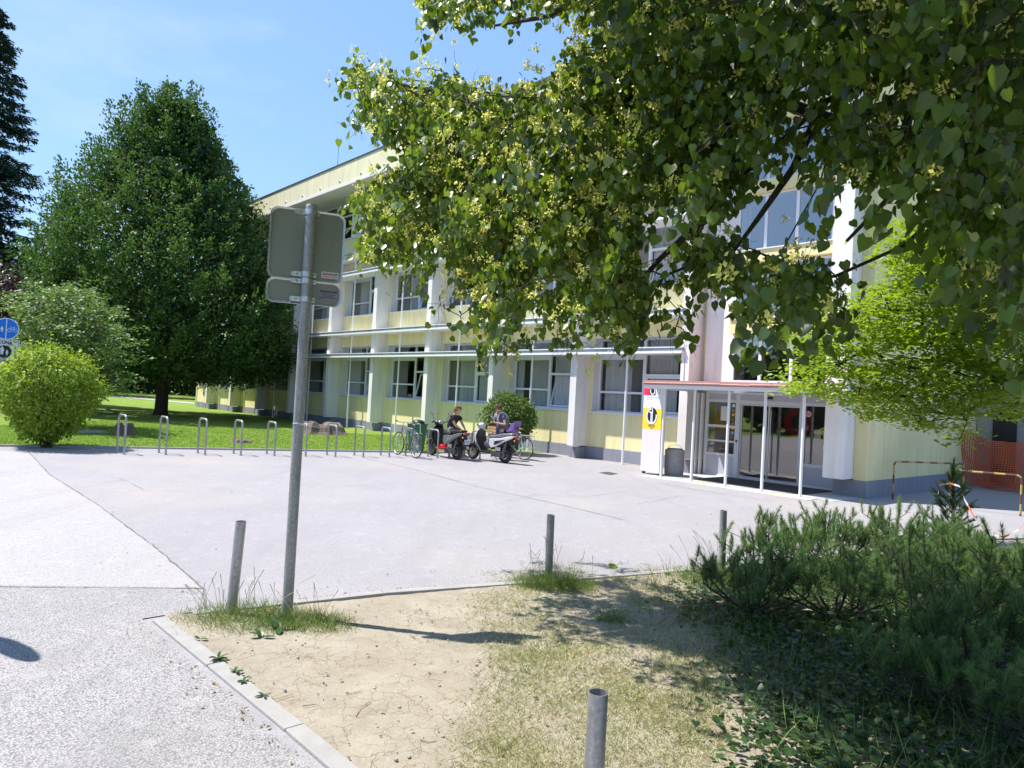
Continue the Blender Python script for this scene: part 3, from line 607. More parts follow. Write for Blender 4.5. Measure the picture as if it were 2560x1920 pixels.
# lower wall far right, with orange netting before it
mb = MB(); mb.box(0.02, 9.0, 8.2, 8.6, -.05, 2.9); o = mb.build('garden_wall', M['concrete']); o.location = tuple(ORG); o.rotation_euler[2] = BROT
tag(o, 'rough grey beige wall behind the orange safety netting', 'wall')
mb = MB(); mb.box(.45, 1.05, 8.15, 8.19, .1, 2.3); mb.build('wall_opening', M['black'], o)
def netting():
    mb = MB(); nx, nz = 70, 24; U = np.linspace(.02, 4.2, nx)
    def P(i, j):
        u = U[i]; top = 1.62-.32*sin(min(1, (u-.02)/1.6)*pi*.62)+.22*max(0, u-1.2)+.03*sin(u*7)
        t = j/nz; z = .03+t*top; sag = .10*sin(u*3.1+t*2)+.05*sin(u*9+t*5)*t
        return (u+.05*sin(t*5+u*4), 6.75+sag, z+.03*sin(u*5+j*.7)*(1-t))
    for i in range(nx-1):
        for j in range(nz+1):
            a, b_ = np.array(P(i, j)), np.array(P(i+1, j)); mb.add([a+[0, 0, -.015], b_+[0, 0, -.015], b_+[0, 0, .015], a+[0, 0, .015]], [(0, 1, 2, 3)])
    for i in range(nx):
        for j in range(nz):
            a, b_ = np.array(P(i, j)), np.array(P(i, j+1)); mb.add([a+[-.014, .002, 0], a+[.014, .002, 0], b_+[.014, .002, 0], b_+[-.014, .002, 0]], [(0, 1, 2, 3)])
    o = mb.build('safety_netting', M['netting'], fixn=False); o.location = tuple(ORG); o.rotation_euler[2] = BROT
    tag(o, 'sagging orange plastic safety netting stretched across the side yard', 'netting')
netting()

# ================================================================== VEGETATION
def pip(px, py, poly):
    x = np.asarray(px); y = np.asarray(py); c = np.zeros(x.shape, bool); n = len(poly); j = n-1
    for i in range(n):
        xi, yi = poly[i]; xj, yj = poly[j]
        c ^= ((yi > y) != (yj > y)) & (x < (xj-xi)*(y-yi)/(yj-yi+1e-9)+xi); j = i
    return c
def skeleton(root, pts, rmin=.004, k=.012, expo=.45, jitter=.06, mb=None, n=5):
    """tree of limbs joining all points to the root (nearest-neighbour growth); returns MB and each point's growth direction"""
    pts = np.array(pts); P = np.vstack([root, pts]); N_ = len(P); par = np.full(N_, -1); dist = np.full(N_, 1e9); cost = np.zeros(N_); inT = np.zeros(N_, bool)
    cur = 0; inT[0] = True; order = [0]
    best = np.full(N_, 1e9)
    for _ in range(N_-1):
        d = np.linalg.norm(P-P[cur], axis=1); c = d*1.0+cost[cur]*.35
        up = (~inT) & (c < best); best[up] = c[up]; par[up] = cur
        m = np.where(inT, 1e9, best); cur = int(np.argmin(m)); inT[cur] = True; cost[cur] = cost[par[cur]]+np.linalg.norm(P[cur]-P[par[cur]]); order.append(cur)
    cnt = np.ones(N_)
    for i in order[::-1]:
        if par[i] >= 0: cnt[par[i]] += cnt[i]
    R_ = np.maximum(rmin, k*(cnt/ max(1, N_))**expo * 6)
    mb = mb or MB(); dirs = np.zeros((N_, 3))
    for i in order[1:]:
        a, b = P[par[i]], P[i]; dirs[i] = b-a; L = np.linalg.norm(b-a)
        mid = (a+b)/2+RNG.normal(size=3)*L*jitter+np.array([0, 0, L*.04]); mb.tube([a, mid, b], [min(R_[par[i]], R_[i]*1.25), R_[i]*1.1, R_[i]], n, cap=False)
    dirs = dirs[1:]/(np.linalg.norm(dirs[1:], axis=1, keepdims=True)+1e-9); return mb, dirs
# leaf templates (side, axis, normal)
def heart(w=.5, fold=.12, curl=-.12):
    base = (0, .06, 0); mid = (0, .5, -.02); tip = (0, 1.08, curl)
    L = [(-w*.55, -.04, fold*.8), (-w, .28, fold), (-w*.72, .66, fold*.5)]; Rr = [(-x, y, z) for x, y, z in L]
    v = [base, mid, tip]+L+Rr
    f = [(0, 4, 3), (0, 1, 4), (1, 5, 4), (1, 2, 5), (0, 6, 7), (0, 7, 1), (1, 7, 8), (1, 8, 2)]; return np.array(v), np.array(f)
HEART = heart()
OVAL = (np.array([(0, 0, 0), (-.27, .35, .07), (0, .45, 0), (.27, .35, .07), (-.2, .75, .02), (.2, .75, .02), (0, 1, -.1)]), np.array([(0, 2, 1), (0, 3, 2), (1, 2, 4), (3, 5, 2), (2, 6, 4), (2, 5, 6)]))
DIAM = (np.array([(0, 0, 0), (-.32, .5, .06), (.32, .5, .06), (0, 1, -.06)]), np.array([(0, 2, 1), (1, 2, 3)]))
NEEDLE = (np.array([(-.5, 0, 0), (.5, 0, 0), (0, 1, 0)]), np.array([(0, 1, 2)]))
BLADE = (np.array([(-.5, 0, 0), (.5, 0, 0), (-.35, .5, .12), (.35, .5, .12), (0, 1, .42)]), np.array([(0, 1, 3), (0, 3, 2), (2, 3, 4)]))
SUNV = np.array([sv.x, sv.y, sv.z])
def leaves(name, tpl, pos, axis, nrm, size, mat, parent, tint=None):
    R = frames(axis, nrm); t = np.clip(RNG.normal(.45, .22, len(pos)), 0, 1) if tint is None else tint
    V, Fc, T = scatter(tpl[0], tpl[1], pos, R, size, t); return npmesh(name, V, Fc, mat, parent, T)
def droop_leaves(C, per, rad, size, down=.7, up_n=.8):
    """leaves around cluster points C"""
    n = len(C)*per; base = np.repeat(C, per, 0)+rnd(n, 1)*np.array(rad)
    ax = unit(n)*.75; ax[:, 2] -= down; nm = unit(n)*.8; nm[:, 2] += up_n
    return base, ax, nm, RNG.uniform(.65, 1.15, n)*size

def sprays(C, per, length, spread, size, dirdown=.8, horiz=.5, down=.7, up_n=.4, jl=.35):
    # leaves set along short twigs that start at the cluster points
    k = len(C); D_ = unit(k)*horiz; D_[:, 2] = np.abs(D_[:, 2])*.2-dirdown; D_ /= np.linalg.norm(D_, axis=1, keepdims=True); L = RNG.uniform(1-jl, 1+jl, k)*length
    s_ = RNG.random((k, per)); P = C[:, None, :]+D_[:, None, :]*(s_*L[:, None])[..., None]+RNG.normal(size=(k, per, 3))*spread*(1.1-.5*s_[..., None]); n = k*per
    ax = unit(n)*.8+np.repeat(D_, per, 0)*.6; ax[:, 2] -= down; nm = unit(n)*.8; nm[:, 2] += up_n
    return P.reshape(-1, 3), ax, nm, RNG.uniform(.6, 1.2, n)*size, np.repeat(RNG.normal(0, .14, k), per)
# ---- linden: limbs come in from the trunk outside the right edge of the picture
def linden():
    polys = [([(1090, -60), (1090, 20), (1110, 80), (1150, 70), (1180, 0), (1240, -20), (1310, -30), (1370, -10), (1450, 10), (1520, -60)], 62),
             ([(885, 165), (960, 140), (1060, 165), (1130, 205), (1230, 235), (1300, 195), (1350, 150), (1450, 120), (1500, 60), (1560, -40), (1660, -40), (1650, 520), (1620, 640), (1600, 760), (1560, 820), (1530, 760), (1480, 800), (1420, 770), (1400, 680), (1330, 730), (1260, 810), (1215, 780), (1170, 710), (1110, 630), (1020, 650), (950, 640), (905, 590), (895, 540), (930, 470), (1010, 440), (1000, 370), (960, 300), (895, 250)], 720),
             ([(1640, -40), (2600, -40), (2600, 800), (2530, 740), (2470, 640), (2400, 530), (2330, 450), (2240, 380), (2140, 400), (2130, 520), (2070, 500), (2045, 420), (2030, 500), (1950, 490), (1850, 420), (1760, 410), (1640, 420)], 560),
             ([(1915, 670), (2030, 660), (2035, 720), (1990, 770), (1925, 760)], 26), ([(1700, 400), (2060, 400), (2050, 540), (1860, 510), (1720, 500)], 34), ([(1695, 570), (1760, 570), (1755, 650), (1700, 640)], 10), ([(1775, 610), (1845, 610), (1845, 680), (1790, 670)], 10)]
    SKYGAP = [(1180, 10), (1290, 60), (1340, 0), (1450, 30), (1430, 160), (1340, 215), (1230, 240), (1110, 200), (1150, 120)]
    C = []; gaps = [(2010, 290, 70, 60), (2240, 270, 90, 45), (1900, 480, 60, 35), (2170, 230, 40, 30), (1990, 560, 60, 30), (2060, 480, 60, 60), (1880, 560, 40, 40), (1660, 620, 50, 90), (1800, 560, 45, 45), (1150, 160, 200, 30), (1100, 250, 0, 0), (2300, 600, 80, 30), (1700, 560, 30, 50), (1390, 620, 0, 0)]
    for poly, n in polys:
        xs = [p[0] for p in poly]; ys = [p[1] for p in poly]; got = 0
        while got < n:
            x = RNG.uniform(min(xs), max(xs)); y = RNG.uniform(min(ys), max(ys))
            if not pip(np.array([x]), np.array([y]), poly)[0]: continue
            if pip(np.array([x]), np.array([y]), SKYGAP)[0]: continue
            if any(a and ((x-gx)/(a+38))**2+((y-gy+38)/(b+52))**2 < 1 for gx, gy, a, b in gaps): continue
            D = np.interp(x, [880, 1300, 1700, 2100, 2600], [6.9, 6.0, 5.0, 4.1, 3.5])+RNG.normal()*.55+(.6 if RNG.random() < .35 else 0)
            C.append(dep(x, y-28, D)); got += 1
    # the few hanging tips
    tips = [(1230, 870, 6), (1262, 860, 6), (1250, 830, 6.1), (1420, 850, 5.7), (1395, 835, 5.8), (1440, 838, 5.6), (1490, 830, 5.5), (1545, 868, 5.3), (1565, 850, 5.3), (1580, 820, 5.2), (1610, 800, 5.2), (1700, 780, 5), (1690, 815, 5), (1712, 828, 5), (1660, 690, 5), (1745, 640, 4.7), (1790, 690, 4.7), (1825, 705, 4.7), (1935, 800, 4.5), (1960, 830, 4.5), (1915, 780, 4.5), (2040, 700, 4.4), (2110, 735, 4.3), (2090, 690, 4.3), (1150, 790, 6.2), (920, 265, 7), (900, 210, 7), (890, 310, 7), (1100, 760, 6.3), (1000, 700, 6.6), (930, 560, 6.8)]
    T_ = [dep(*t) for t in tips]; C = np.array(C)
    # crown outside the picture, above and to the right: it throws the shade
    Q = []
    while len(Q) < 1700:
        q = np.array([RNG.uniform(-2.4, 9.5), RNG.uniform(-2.5, 8), RNG.uniform(2.6, 9)])
        if ((q[0]-3.8)/5.8)**2+((q[1]-2.8)/5.2)**2+((q[2]-5.8)/3.6)**2 > 1 or (q[2] < 3.7 and q[0] < 3.2): continue
        s_ = q[0]+(q[2]-3.5)/1.8
        if (q[1] > 6.7 and q[0] < 1.8+(q[1]-6.7)) or s_ < np.interp(q[1], [2, 4.3, 5.2, 6], [-.55, -.45, .55, 1.0])+.3*RNG.normal(): continue
        x, y, z = proj(q); 
        mg = 1779*.85/max(.3, z[0])
        if z[0] > .1 and -mg < x[0] < 2560+mg and -mg*.8 < y[0] < 1990: continue
        if np.linalg.norm(q-CAM) < 2.2: continue
        Q.append(q)
    Q = np.array(Q)
    t = empty('linden_tree', (5.6, 4.4, 0), 0, 'flowering linden with heart shaped leaves overhanging from the upper right', 'tree')
    root = np.array([5.6, 4.4, 3.0]); allp = np.vstack([C, T_])
    sub = np.vstack([allp[RNG.choice(len(allp), 760, replace=False)], T_, Q[::3]])
    mb = MB(); mb.tube([(5.75, 4.3, -.1), (5.65, 4.35, 1.0), (5.6, 4.4, 2.2), (5.6, 4.4, 3.1)], [.34, .26, .24, .22], 14)
    mb.tube([(5.6, 4.4, 3.0), (5.5, 4.5, 5), (5.2, 4.6, 8)], [.21, .15, .06], 10); loc0 = np.array([5.6, 4.4, 0])
    for K in ([(2620, 60, 4.4), (2300, 150, 4.4), (2060, 250, 4.6), (1900, 400, 4.8), (1760, 540, 5.0)], [(2060, 250, 4.6), (1990, 420, 4.6), (1900, 560, 4.6), (1830, 640, 4.7)], [(2300, 150, 4.4), (2280, 320, 4.2), (2240, 470, 4.2), (2140, 600, 4.3)],
              [(1900, -30, 5.0), (1720, 90, 5.2), (1560, 260, 5.5), (1420, 420, 5.8), (1330, 480, 6.0)], [(1560, 260, 5.5), (1330, 310, 6.0), (1130, 250, 6.4), (960, 200, 6.7)], [(1420, 420, 5.8), (1200, 440, 6.2), (1060, 520, 6.4)], [(1760, 540, 5.0), (1650, 640, 5.2), (1560, 760, 5.3)], [(1500, -40, 5.6), (1380, 40, 5.8), (1240, 60, 6.0)]):
        mb.tube([dep(*k)+RNG.normal(size=3)*.02 for k in K], np.linspace(.032, .010, len(K)), 7, cap=False)
    mb, d = skeleton(root, sub, .0035, .012, .5, .09, mb, 5); mb.v = [tuple(np.array(v)-loc0) for v in mb.v]
    mb.build('trunk', M['bark'], t, fixn=False, smooth=True)
    # bare hanging twigs
    tw = MB()
    for p in list(T_)+list(allp[RNG.choice(len(allp), 260)]):
        for _ in range(3):
            q = np.array(p); pts = [q-loc0]; dd = RNG.normal(size=3)*.5+[0, 0, -.75]
            for _ in range(4): dd = dd+RNG.normal(size=3)*.35; dd /= np.linalg.norm(dd); q = q+dd*RNG.uniform(.04, .085); pts.append(q-loc0)
            tw.tube(pts, [.0028, .0022, .0018, .0014, .001], 3, cap=False)
    tw.build('twig', M['twig'], t, fixn=False)['kind'] = 'stuff'
    P1, A1, N1, S1, TJ = sprays(C, 27, .36, .062, .064, .7, .6, .75, .35)
    P2, A2, N2, S2 = droop_leaves(np.array(T_), 9, (.06, .06, .085), .066, 1.0, .2)
    P3, A3, N3, S3 = droop_leaves(Q, 34, (.27, .27, .22), .12, .5, 1.0)
    Pm = np.vstack([P1, P2]); Am = np.vstack([A1, A2]); Nm = np.vstack([N1, N2]); Sm = np.hstack([S1, S2])
    leaves('crown', HEART, np.vstack([Pm, P3])-loc0, np.vstack([Am, A3]), np.vstack([Nm, N3]), np.hstack([Sm, S3]), M['linden'], t, np.clip(RNG.normal(.42, .2, len(Sm)+len(S3))+np.hstack([TJ, np.zeros(len(S2)+len(S3))]), 0, 1))
    # blossom: hanging bunches of small pale florets, each with a pale bract
    src = np.vstack([C[RNG.random(len(C)) < np.interp(proj(C)[0], [900, 1500, 1800, 2560], [1, 1, .25, .2])], T_[:4]])  # real bloom, but massed on the lit side to paint in its brightness
    n = 3; ctr = np.repeat(src, n, 0)+rnd(len(src)*n, .12)-[0, 0, .08]
    k = 22; fp = np.repeat(ctr, k, 0)+rnd(len(ctr)*k, .021); ax = unit(len(fp)); 
    leaves('blossom', DIAM, fp-loc0, ax, unit(len(fp)), RNG.uniform(.016, .031, len(fp)), M['flower'], t, np.clip(RNG.normal(.6, .25, len(fp)), 0, 1))['kind'] = 'stuff'
    bx = unit(len(ctr))*.4; bx[:, 2] -= 1
    OV = (OVAL[0]*np.array([.55, 1, 1]), OVAL[1]); leaves('bract', OV, ctr-loc0+[0, 0, .03], bx, unit(len(ctr)), RNG.uniform(.045, .075, len(ctr)), M['flower'], t, RNG.uniform(0, .35, len(ctr)))['kind'] = 'stuff'
linden()

# ---- big pyramidal tree on the lawn
def plume_tree(name, base, prof, nplumes, per, size, mat, label, spread=.34, H0=1.9, trunk_r=.5, seed=3, lean=.75):
    rg = np.random.default_rng(seed); t = empty(name, base, 0, label, 'tree'); zs = np.array([p[0] for p in prof]); rs = np.array([p[1] for p in prof]); H = zs[-1]
    lob = [(rg.uniform(0, 2*pi), rg.integers(2, 6), rg.uniform(.015, .05)) for _ in range(6)]
    def rad(z, th):
        r = np.interp(z, zs, rs); k = 1+sum(a*np.sin(n_*th+ph+z*.55) for ph, n_, a in lob); return r*k
    pos = []; ax = []; tn = []
    w = np.interp(np.linspace(H0, H, 200), zs, rs); w = w/w.sum(); z0 = rg.choice(np.linspace(H0, H, 200), nplumes, p=w)+rg.uniform(-.1, .1, nplumes); th = rg.uniform(0, 2*pi, nplumes)
    L = rg.uniform(1.0, 2.4, nplumes)*np.clip(np.interp(z0, zs, rs)/3, .55, 1)
    R0 = rad(z0, th)*rg.uniform(.80, 1.07, nplumes)
    for i in range(nplumes):
        d = np.array([cos(th[i]), sin(th[i]), 0]); tip = d*R0[i]; tip[2] = z0[i]; tip[0] -= .55; dn = -d*lean-np.array([0, 0, 1.])*.9 if z0[i] > 3.2 else -d*1.1-np.array([0, 0, -.1]); dn /= np.linalg.norm(dn)
        m = per; s = rg.random(m)**.8; off = rg.normal(size=(m, 3))*(spread*(.12+s[:, None]*.8)); p = tip+dn*(s[:, None]*L[i])+off
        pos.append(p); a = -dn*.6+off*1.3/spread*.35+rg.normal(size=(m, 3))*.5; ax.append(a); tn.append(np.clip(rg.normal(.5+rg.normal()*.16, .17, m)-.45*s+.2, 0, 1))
    for i in range(60):                                    # upright leaders that break the outline
        zt = rg.uniform(5.5, H-1.2); a_ = rg.uniform(0, 2*pi); m = 190; r_ = rad(zt, a_)*rg.uniform(.68, .90); s = rg.random(m)**1.3; hh = rg.uniform(1.0, 1.9); sp = (.36*(1-s)+.05)[:, None]
        b0 = np.array([cos(a_)*r_-.55, sin(a_)*r_, zt-.4]); p = b0+np.stack([cos(a_)*.18*s*hh, sin(a_)*.18*s*hh, s*hh], 1)+rg.normal(size=(m, 3))*sp*[1, 1, .5]; pos.append(p); ax.append(rg.normal(size=(m, 3))*.5+[cos(a_)*.4, sin(a_)*.4, .9]); tn.append(np.clip(rg.normal(.55, .2, m)+.2*(s-.5), 0, 1))
    pos = np.vstack(pos); ax = np.vstack(ax); tn = np.hstack(tn); pos[:, 2] = np.maximum(pos[:, 2], H0-.5)
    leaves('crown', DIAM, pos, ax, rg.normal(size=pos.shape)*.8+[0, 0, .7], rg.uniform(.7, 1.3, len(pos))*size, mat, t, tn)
    # limbs, and large dark-tinted leaves that paint the shade inside the crown
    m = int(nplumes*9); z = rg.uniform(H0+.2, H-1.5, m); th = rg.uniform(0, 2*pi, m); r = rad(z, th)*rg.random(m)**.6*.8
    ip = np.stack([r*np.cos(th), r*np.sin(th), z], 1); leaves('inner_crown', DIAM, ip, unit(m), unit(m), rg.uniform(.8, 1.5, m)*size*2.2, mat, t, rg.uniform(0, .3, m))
    mb = MB(); mb.tube([(0, 0, -.1), (.02, 0, .25), (0, .05, 1.5), (.1, 0, 4), (0, 0, H*.55), (0, 0, H*.93)], [trunk_r*1.25, trunk_r*.98, trunk_r*.86, trunk_r*.6, trunk_r*.35, .04], 12)
    for i in range(46):
        z = rg.uniform(1.7, H*.85); th = rg.uniform(0, 2*pi); r = rad(z+1.2, th)*.85; mb.tube([(0, 0, z*.8), (r*.45*cos(th), r*.45*sin(th), z*.85+.5), (r*cos(th), r*sin(th), z+1.2)], [.12, .07, .02], 6, cap=False)
    mb.build('trunk', M['bark'], t, smooth=True, fixn=False); return t
bt = gnd(401, 1038)
plume_tree('hornbeam_tree', (bt[0], bt[1], 0), [(1.6, 4.6), (2.6, 6.2), (4.6, 7.0), (6.6, 6.9), (8.6, 6.3), (10.6, 5.3), (12.4, 4.0), (14, 2.8), (15.6, 1.55), (16.8, .7), (17.6, .1)], 1350, 92, .145, M['hornbeam'],
           'huge dark green broad conical tree standing on the lawn', seed=5, trunk_r=.33)
def conifer(name, base, H, R, n, label, mat=M['spruce'], seed=1, droop=.35, z0=1.0):
    rg = np.random.default_rng(seed); t = empty(name, base, 0, label, 'tree'); mb = MB(); mb.tube([(0, 0, -.1), (0, 0, H*.5), (0, 0, H)], [.35, .2, .02], 10)
    P = []; A = []
    for i in range(n):
        f = (i+.5)/n; z = z0+(H-z0)*f; th = rg.uniform(0, 2*pi); r = R*(1-f)**.8*rg.uniform(.65, 1.12)+.25
        d = np.array([cos(th), sin(th), 0]); pts = [np.array([0, 0, z])+d*r*s+np.array([0, 0, -droop*r*s*(1.5-s)]) for s in np.linspace(0, 1, 7)]
        mb.tube(pts, np.linspace(.05, .008, 7), 4, cap=False)
        m = int(26+46*r); s = rg.uniform(.12, 1, m); side = np.array([-d[1], d[0], 0])
        p = np.array([np.interp(s, np.linspace(0, 1, 7), [q[k] for q in pts]) for k in range(3)]).T
        w = .42*(1-s*.75)+.06; off = side*(rg.uniform(-1, 1, m)*w*r*.55)[:, None]; p = p+off+rg.normal(size=(m, 3))*.05-np.array([0, 0, 1])*np.abs(off).sum(1, keepdims=True)*.3
        P.append(p); A.append(d*.8+off/(np.linalg.norm(off, axis=1, keepdims=True)+.01)*.8+rg.normal(size=(m, 3))*.3+[0, 0, -.25])
    P = np.vstack(P); A = np.vstack(A); NB = (DIAM[0]*np.array([.55, 1, 1]), DIAM[1])
    leaves('crown', NB, P, A, rg.normal(size=P.shape)*.3+[0, 0, 1], rg.uniform(.22, .42, len(P)), mat, t, np.clip(rg.normal(.4, .25, len(P)), 0, 1)); mb.build('trunk', M['bark'], t, fixn=False, smooth=True); return t
p = dep(-62, 925, 44); conifer('spruce_tree', (p[0], p[1], 0), 24.5, 5.2, 330, 'tall dark spruce with drooping boughs at the left edge', seed=4)
def leafy(name, base, pts, per, rad, tpl, size, mat, label, cat, root=(0, 0, .3), down=.2, up=.9, stem=M['bark'], k=.008, layered=False, tint=None, trunkpts=None, spray=None):
    t = empty(name, base, 0, label, cat); b = np.array([base[0], base[1], base[2]]); pts = np.array(pts)-b
    mb = MB()
    if trunkpts is not None: mb.tube(*trunkpts, 10)
    sk_ = pts[RNG.choice(len(pts), min(len(pts), 320), replace=False)]; mb, d = skeleton(np.array(root), sk_, .004, k, .5, .08, mb, 4); mb.build('branches' if cat != 'tree' else 'trunk', stem, t, fixn=False)
    P, A, Nn, Sz = droop_leaves(pts, per, rad, size, down, up)
    if spray: P, A, Nn, Sz, _t = sprays(pts, per, *spray)
    if layered: A[:, 2] *= .35; A[:, :2] += np.sign(A[:, :2])*.2
    leaves('crown' if cat == 'tree' else 'foliage', tpl, P, A, Nn, Sz, mat, t, tint); return t
def poly_pts(poly, n, D, dd, seed=0, lo=0.05):
    rg = np.random.default_rng(seed); xs = [p[0] for p in poly]; ys = [p[1] for p in poly]; out = []
    while len(out) < n:
        x = rg.uniform(min(xs), max(xs)); y = rg.uniform(min(ys), max(ys))
        if pip(np.array([x]), np.array([y]), poly)[0]:
            q = dep(x, y, D+rg.uniform(-dd, dd))
            if q[2] > lo: out.append(q)
    return out
# bright sapling behind the golden bush
p = gnd(215, 1012)
SAP = [(20, 830), (50, 760), (110, 715), (150, 725), (175, 705), (215, 725), (240, 750), (280, 790), (270, 830), (300, 880), (290, 950), (320, 965), (290, 985), (230, 975), (150, 960), (60, 940), (0, 900)]
leafy('beech_sapling', (p[0], p[1], 0), poly_pts(SAP, 430, 24.5, 2.0, 5), 38, (.26, .26, .07), DIAM, .13, M['beech'], 'young tree with glossy pale leaves between golden bush and dark tree', 'tree', layered=True, spray=(1.0, .09, .14, .05, 1.0, .1, .9), trunkpts=([(0, 0, -.1), (0, 0, 1.5)], [.16, .12]), root=(0, 0, 1.5), k=.02)
CB = [(-60, 660), (30, 690), (50, 760), (40, 900), (-60, 900)]
p = gnd(-30, 985); leafy('copper_beech', (p[0], p[1], 0), poly_pts(CB, 260, 33, 2.5, 6), 26, (.4, .4, .2), DIAM, .2, M['copperbeech'], 'dark purple leaved tree at the left edge behind the blue sign', 'tree', trunkpts=([(0, 0, -.1), (0, 0, 2)], [.25, .2]), root=(0, 0, 2), k=.02)
# golden bush
def bush(name, base, rx, rz, zc, n, tpl, size, mat, label, shell=.75, seed=2, rough=.1, per=1):
    rg = np.random.default_rng(seed); v = rg.normal(size=(n, 3)); v /= np.linalg.norm(v, axis=1, keepdims=True)
    lob = 1+sum(rough*a*np.sin(f1*v[:, 0]*3+p1)*np.sin(f1*v[:, 2]*3+p1*2)*np.cos(f1*v[:, 1]*2.6+p1) for a, f1, p1 in ((1, 1.3, .5), (.8, 2.1, 2.2), (.7, 3.7, 4)))
    r = (shell+(1-shell)*rg.random(n))*lob; r[: n//5] *= rg.random(n//5); p = v*r[:, None]*np.array([rx, rx, rz])+[0, 0, zc]; p[:, :2] *= np.clip(.62+.5*p[:, 2:]/(zc+.2), .6, 1.08); sh_ = rg.random(n) < .06; p[sh_] += v[sh_]*rg.uniform(.03, .16, (sh_.sum(), 1)); k = p[:, 2] > .04; p = p[k]; v = v[k]
    t = empty(name, base, 0, label, 'bush'); ax = v*.6+rg.normal(size=p.shape)*.5+[0, 0, -.35]; nm = v*.9+rg.normal(size=p.shape)*.6+[0, 0, .4]
    leaves('foliage', tpl, p, ax, nm, rg.uniform(.7, 1.25, len(p))*size, mat, t)
    mb = MB()
    for i in range(26):
        th = rg.uniform(0, 2*pi); e = rg.uniform(.1, .9); d = np.array([cos(th)*e*rx, sin(th)*e*rx, zc+rz*.75*(1-e*.6)]); mb.tube([(.1*cos(th), .1*sin(th), 0), d*[.35, .35, .5], d], [.022, .016, .006], 5, cap=False)
    mb.build('branches', M['bark'], t, fixn=False); return t
g0 = gnd(127, 1122); bush('golden_bush', (g0[0]-.30, g0[1]+.3, 0), 1.12, 1.25, 1.35, 15000, OVAL, .088, M['yellowbush'], 'rounded yellow green bush at the corner of path and lawn', seed=8, rough=.14, shell=.7)
bush('round_bush', (-.02, 23.95, 0), .88, .93, 1.12, 9000, OVAL, .085, M['laurel'], 'dark glossy round bush against the yellow wall behind the second man', seed=9, rough=.1)
# bright layered shrub tree on the right
LIME = [(1975, 900), (2000, 840), (2060, 790), (2110, 770), (2160, 720), (2250, 700), (2200, 630), (2200, 590), (2270, 545), (2340, 560), (2620, 600), (2620, 1040), (2540, 1050), (2500, 1000), (2440, 1040), (2400, 1105), (2370, 1075), (2300, 1080), (2240, 1060), (2170, 1040), (2100, 1000), (2040, 985), (1990, 985), (1965, 930)]
base = dep(2640, 1000, 11.0); tr = np.array([base[0], base[1], 0])
pts = poly_pts(LIME, 1000, 10.4, 1.1, 12)
leafy('bright_shrub_tree', tr, pts, 26, (.17, .17, .04), OVAL, .095, M['lime'], 'bright yellow green layered tree hanging over the right corner of the school', 'tree', layered=True, root=(0, 0, 1.9), down=.25, up=1.1, k=.016,
      trunkpts=([(0, 0, -.1), (.05, 0, .9), (0, 0, 1.95)], [.13, .1, .09]))

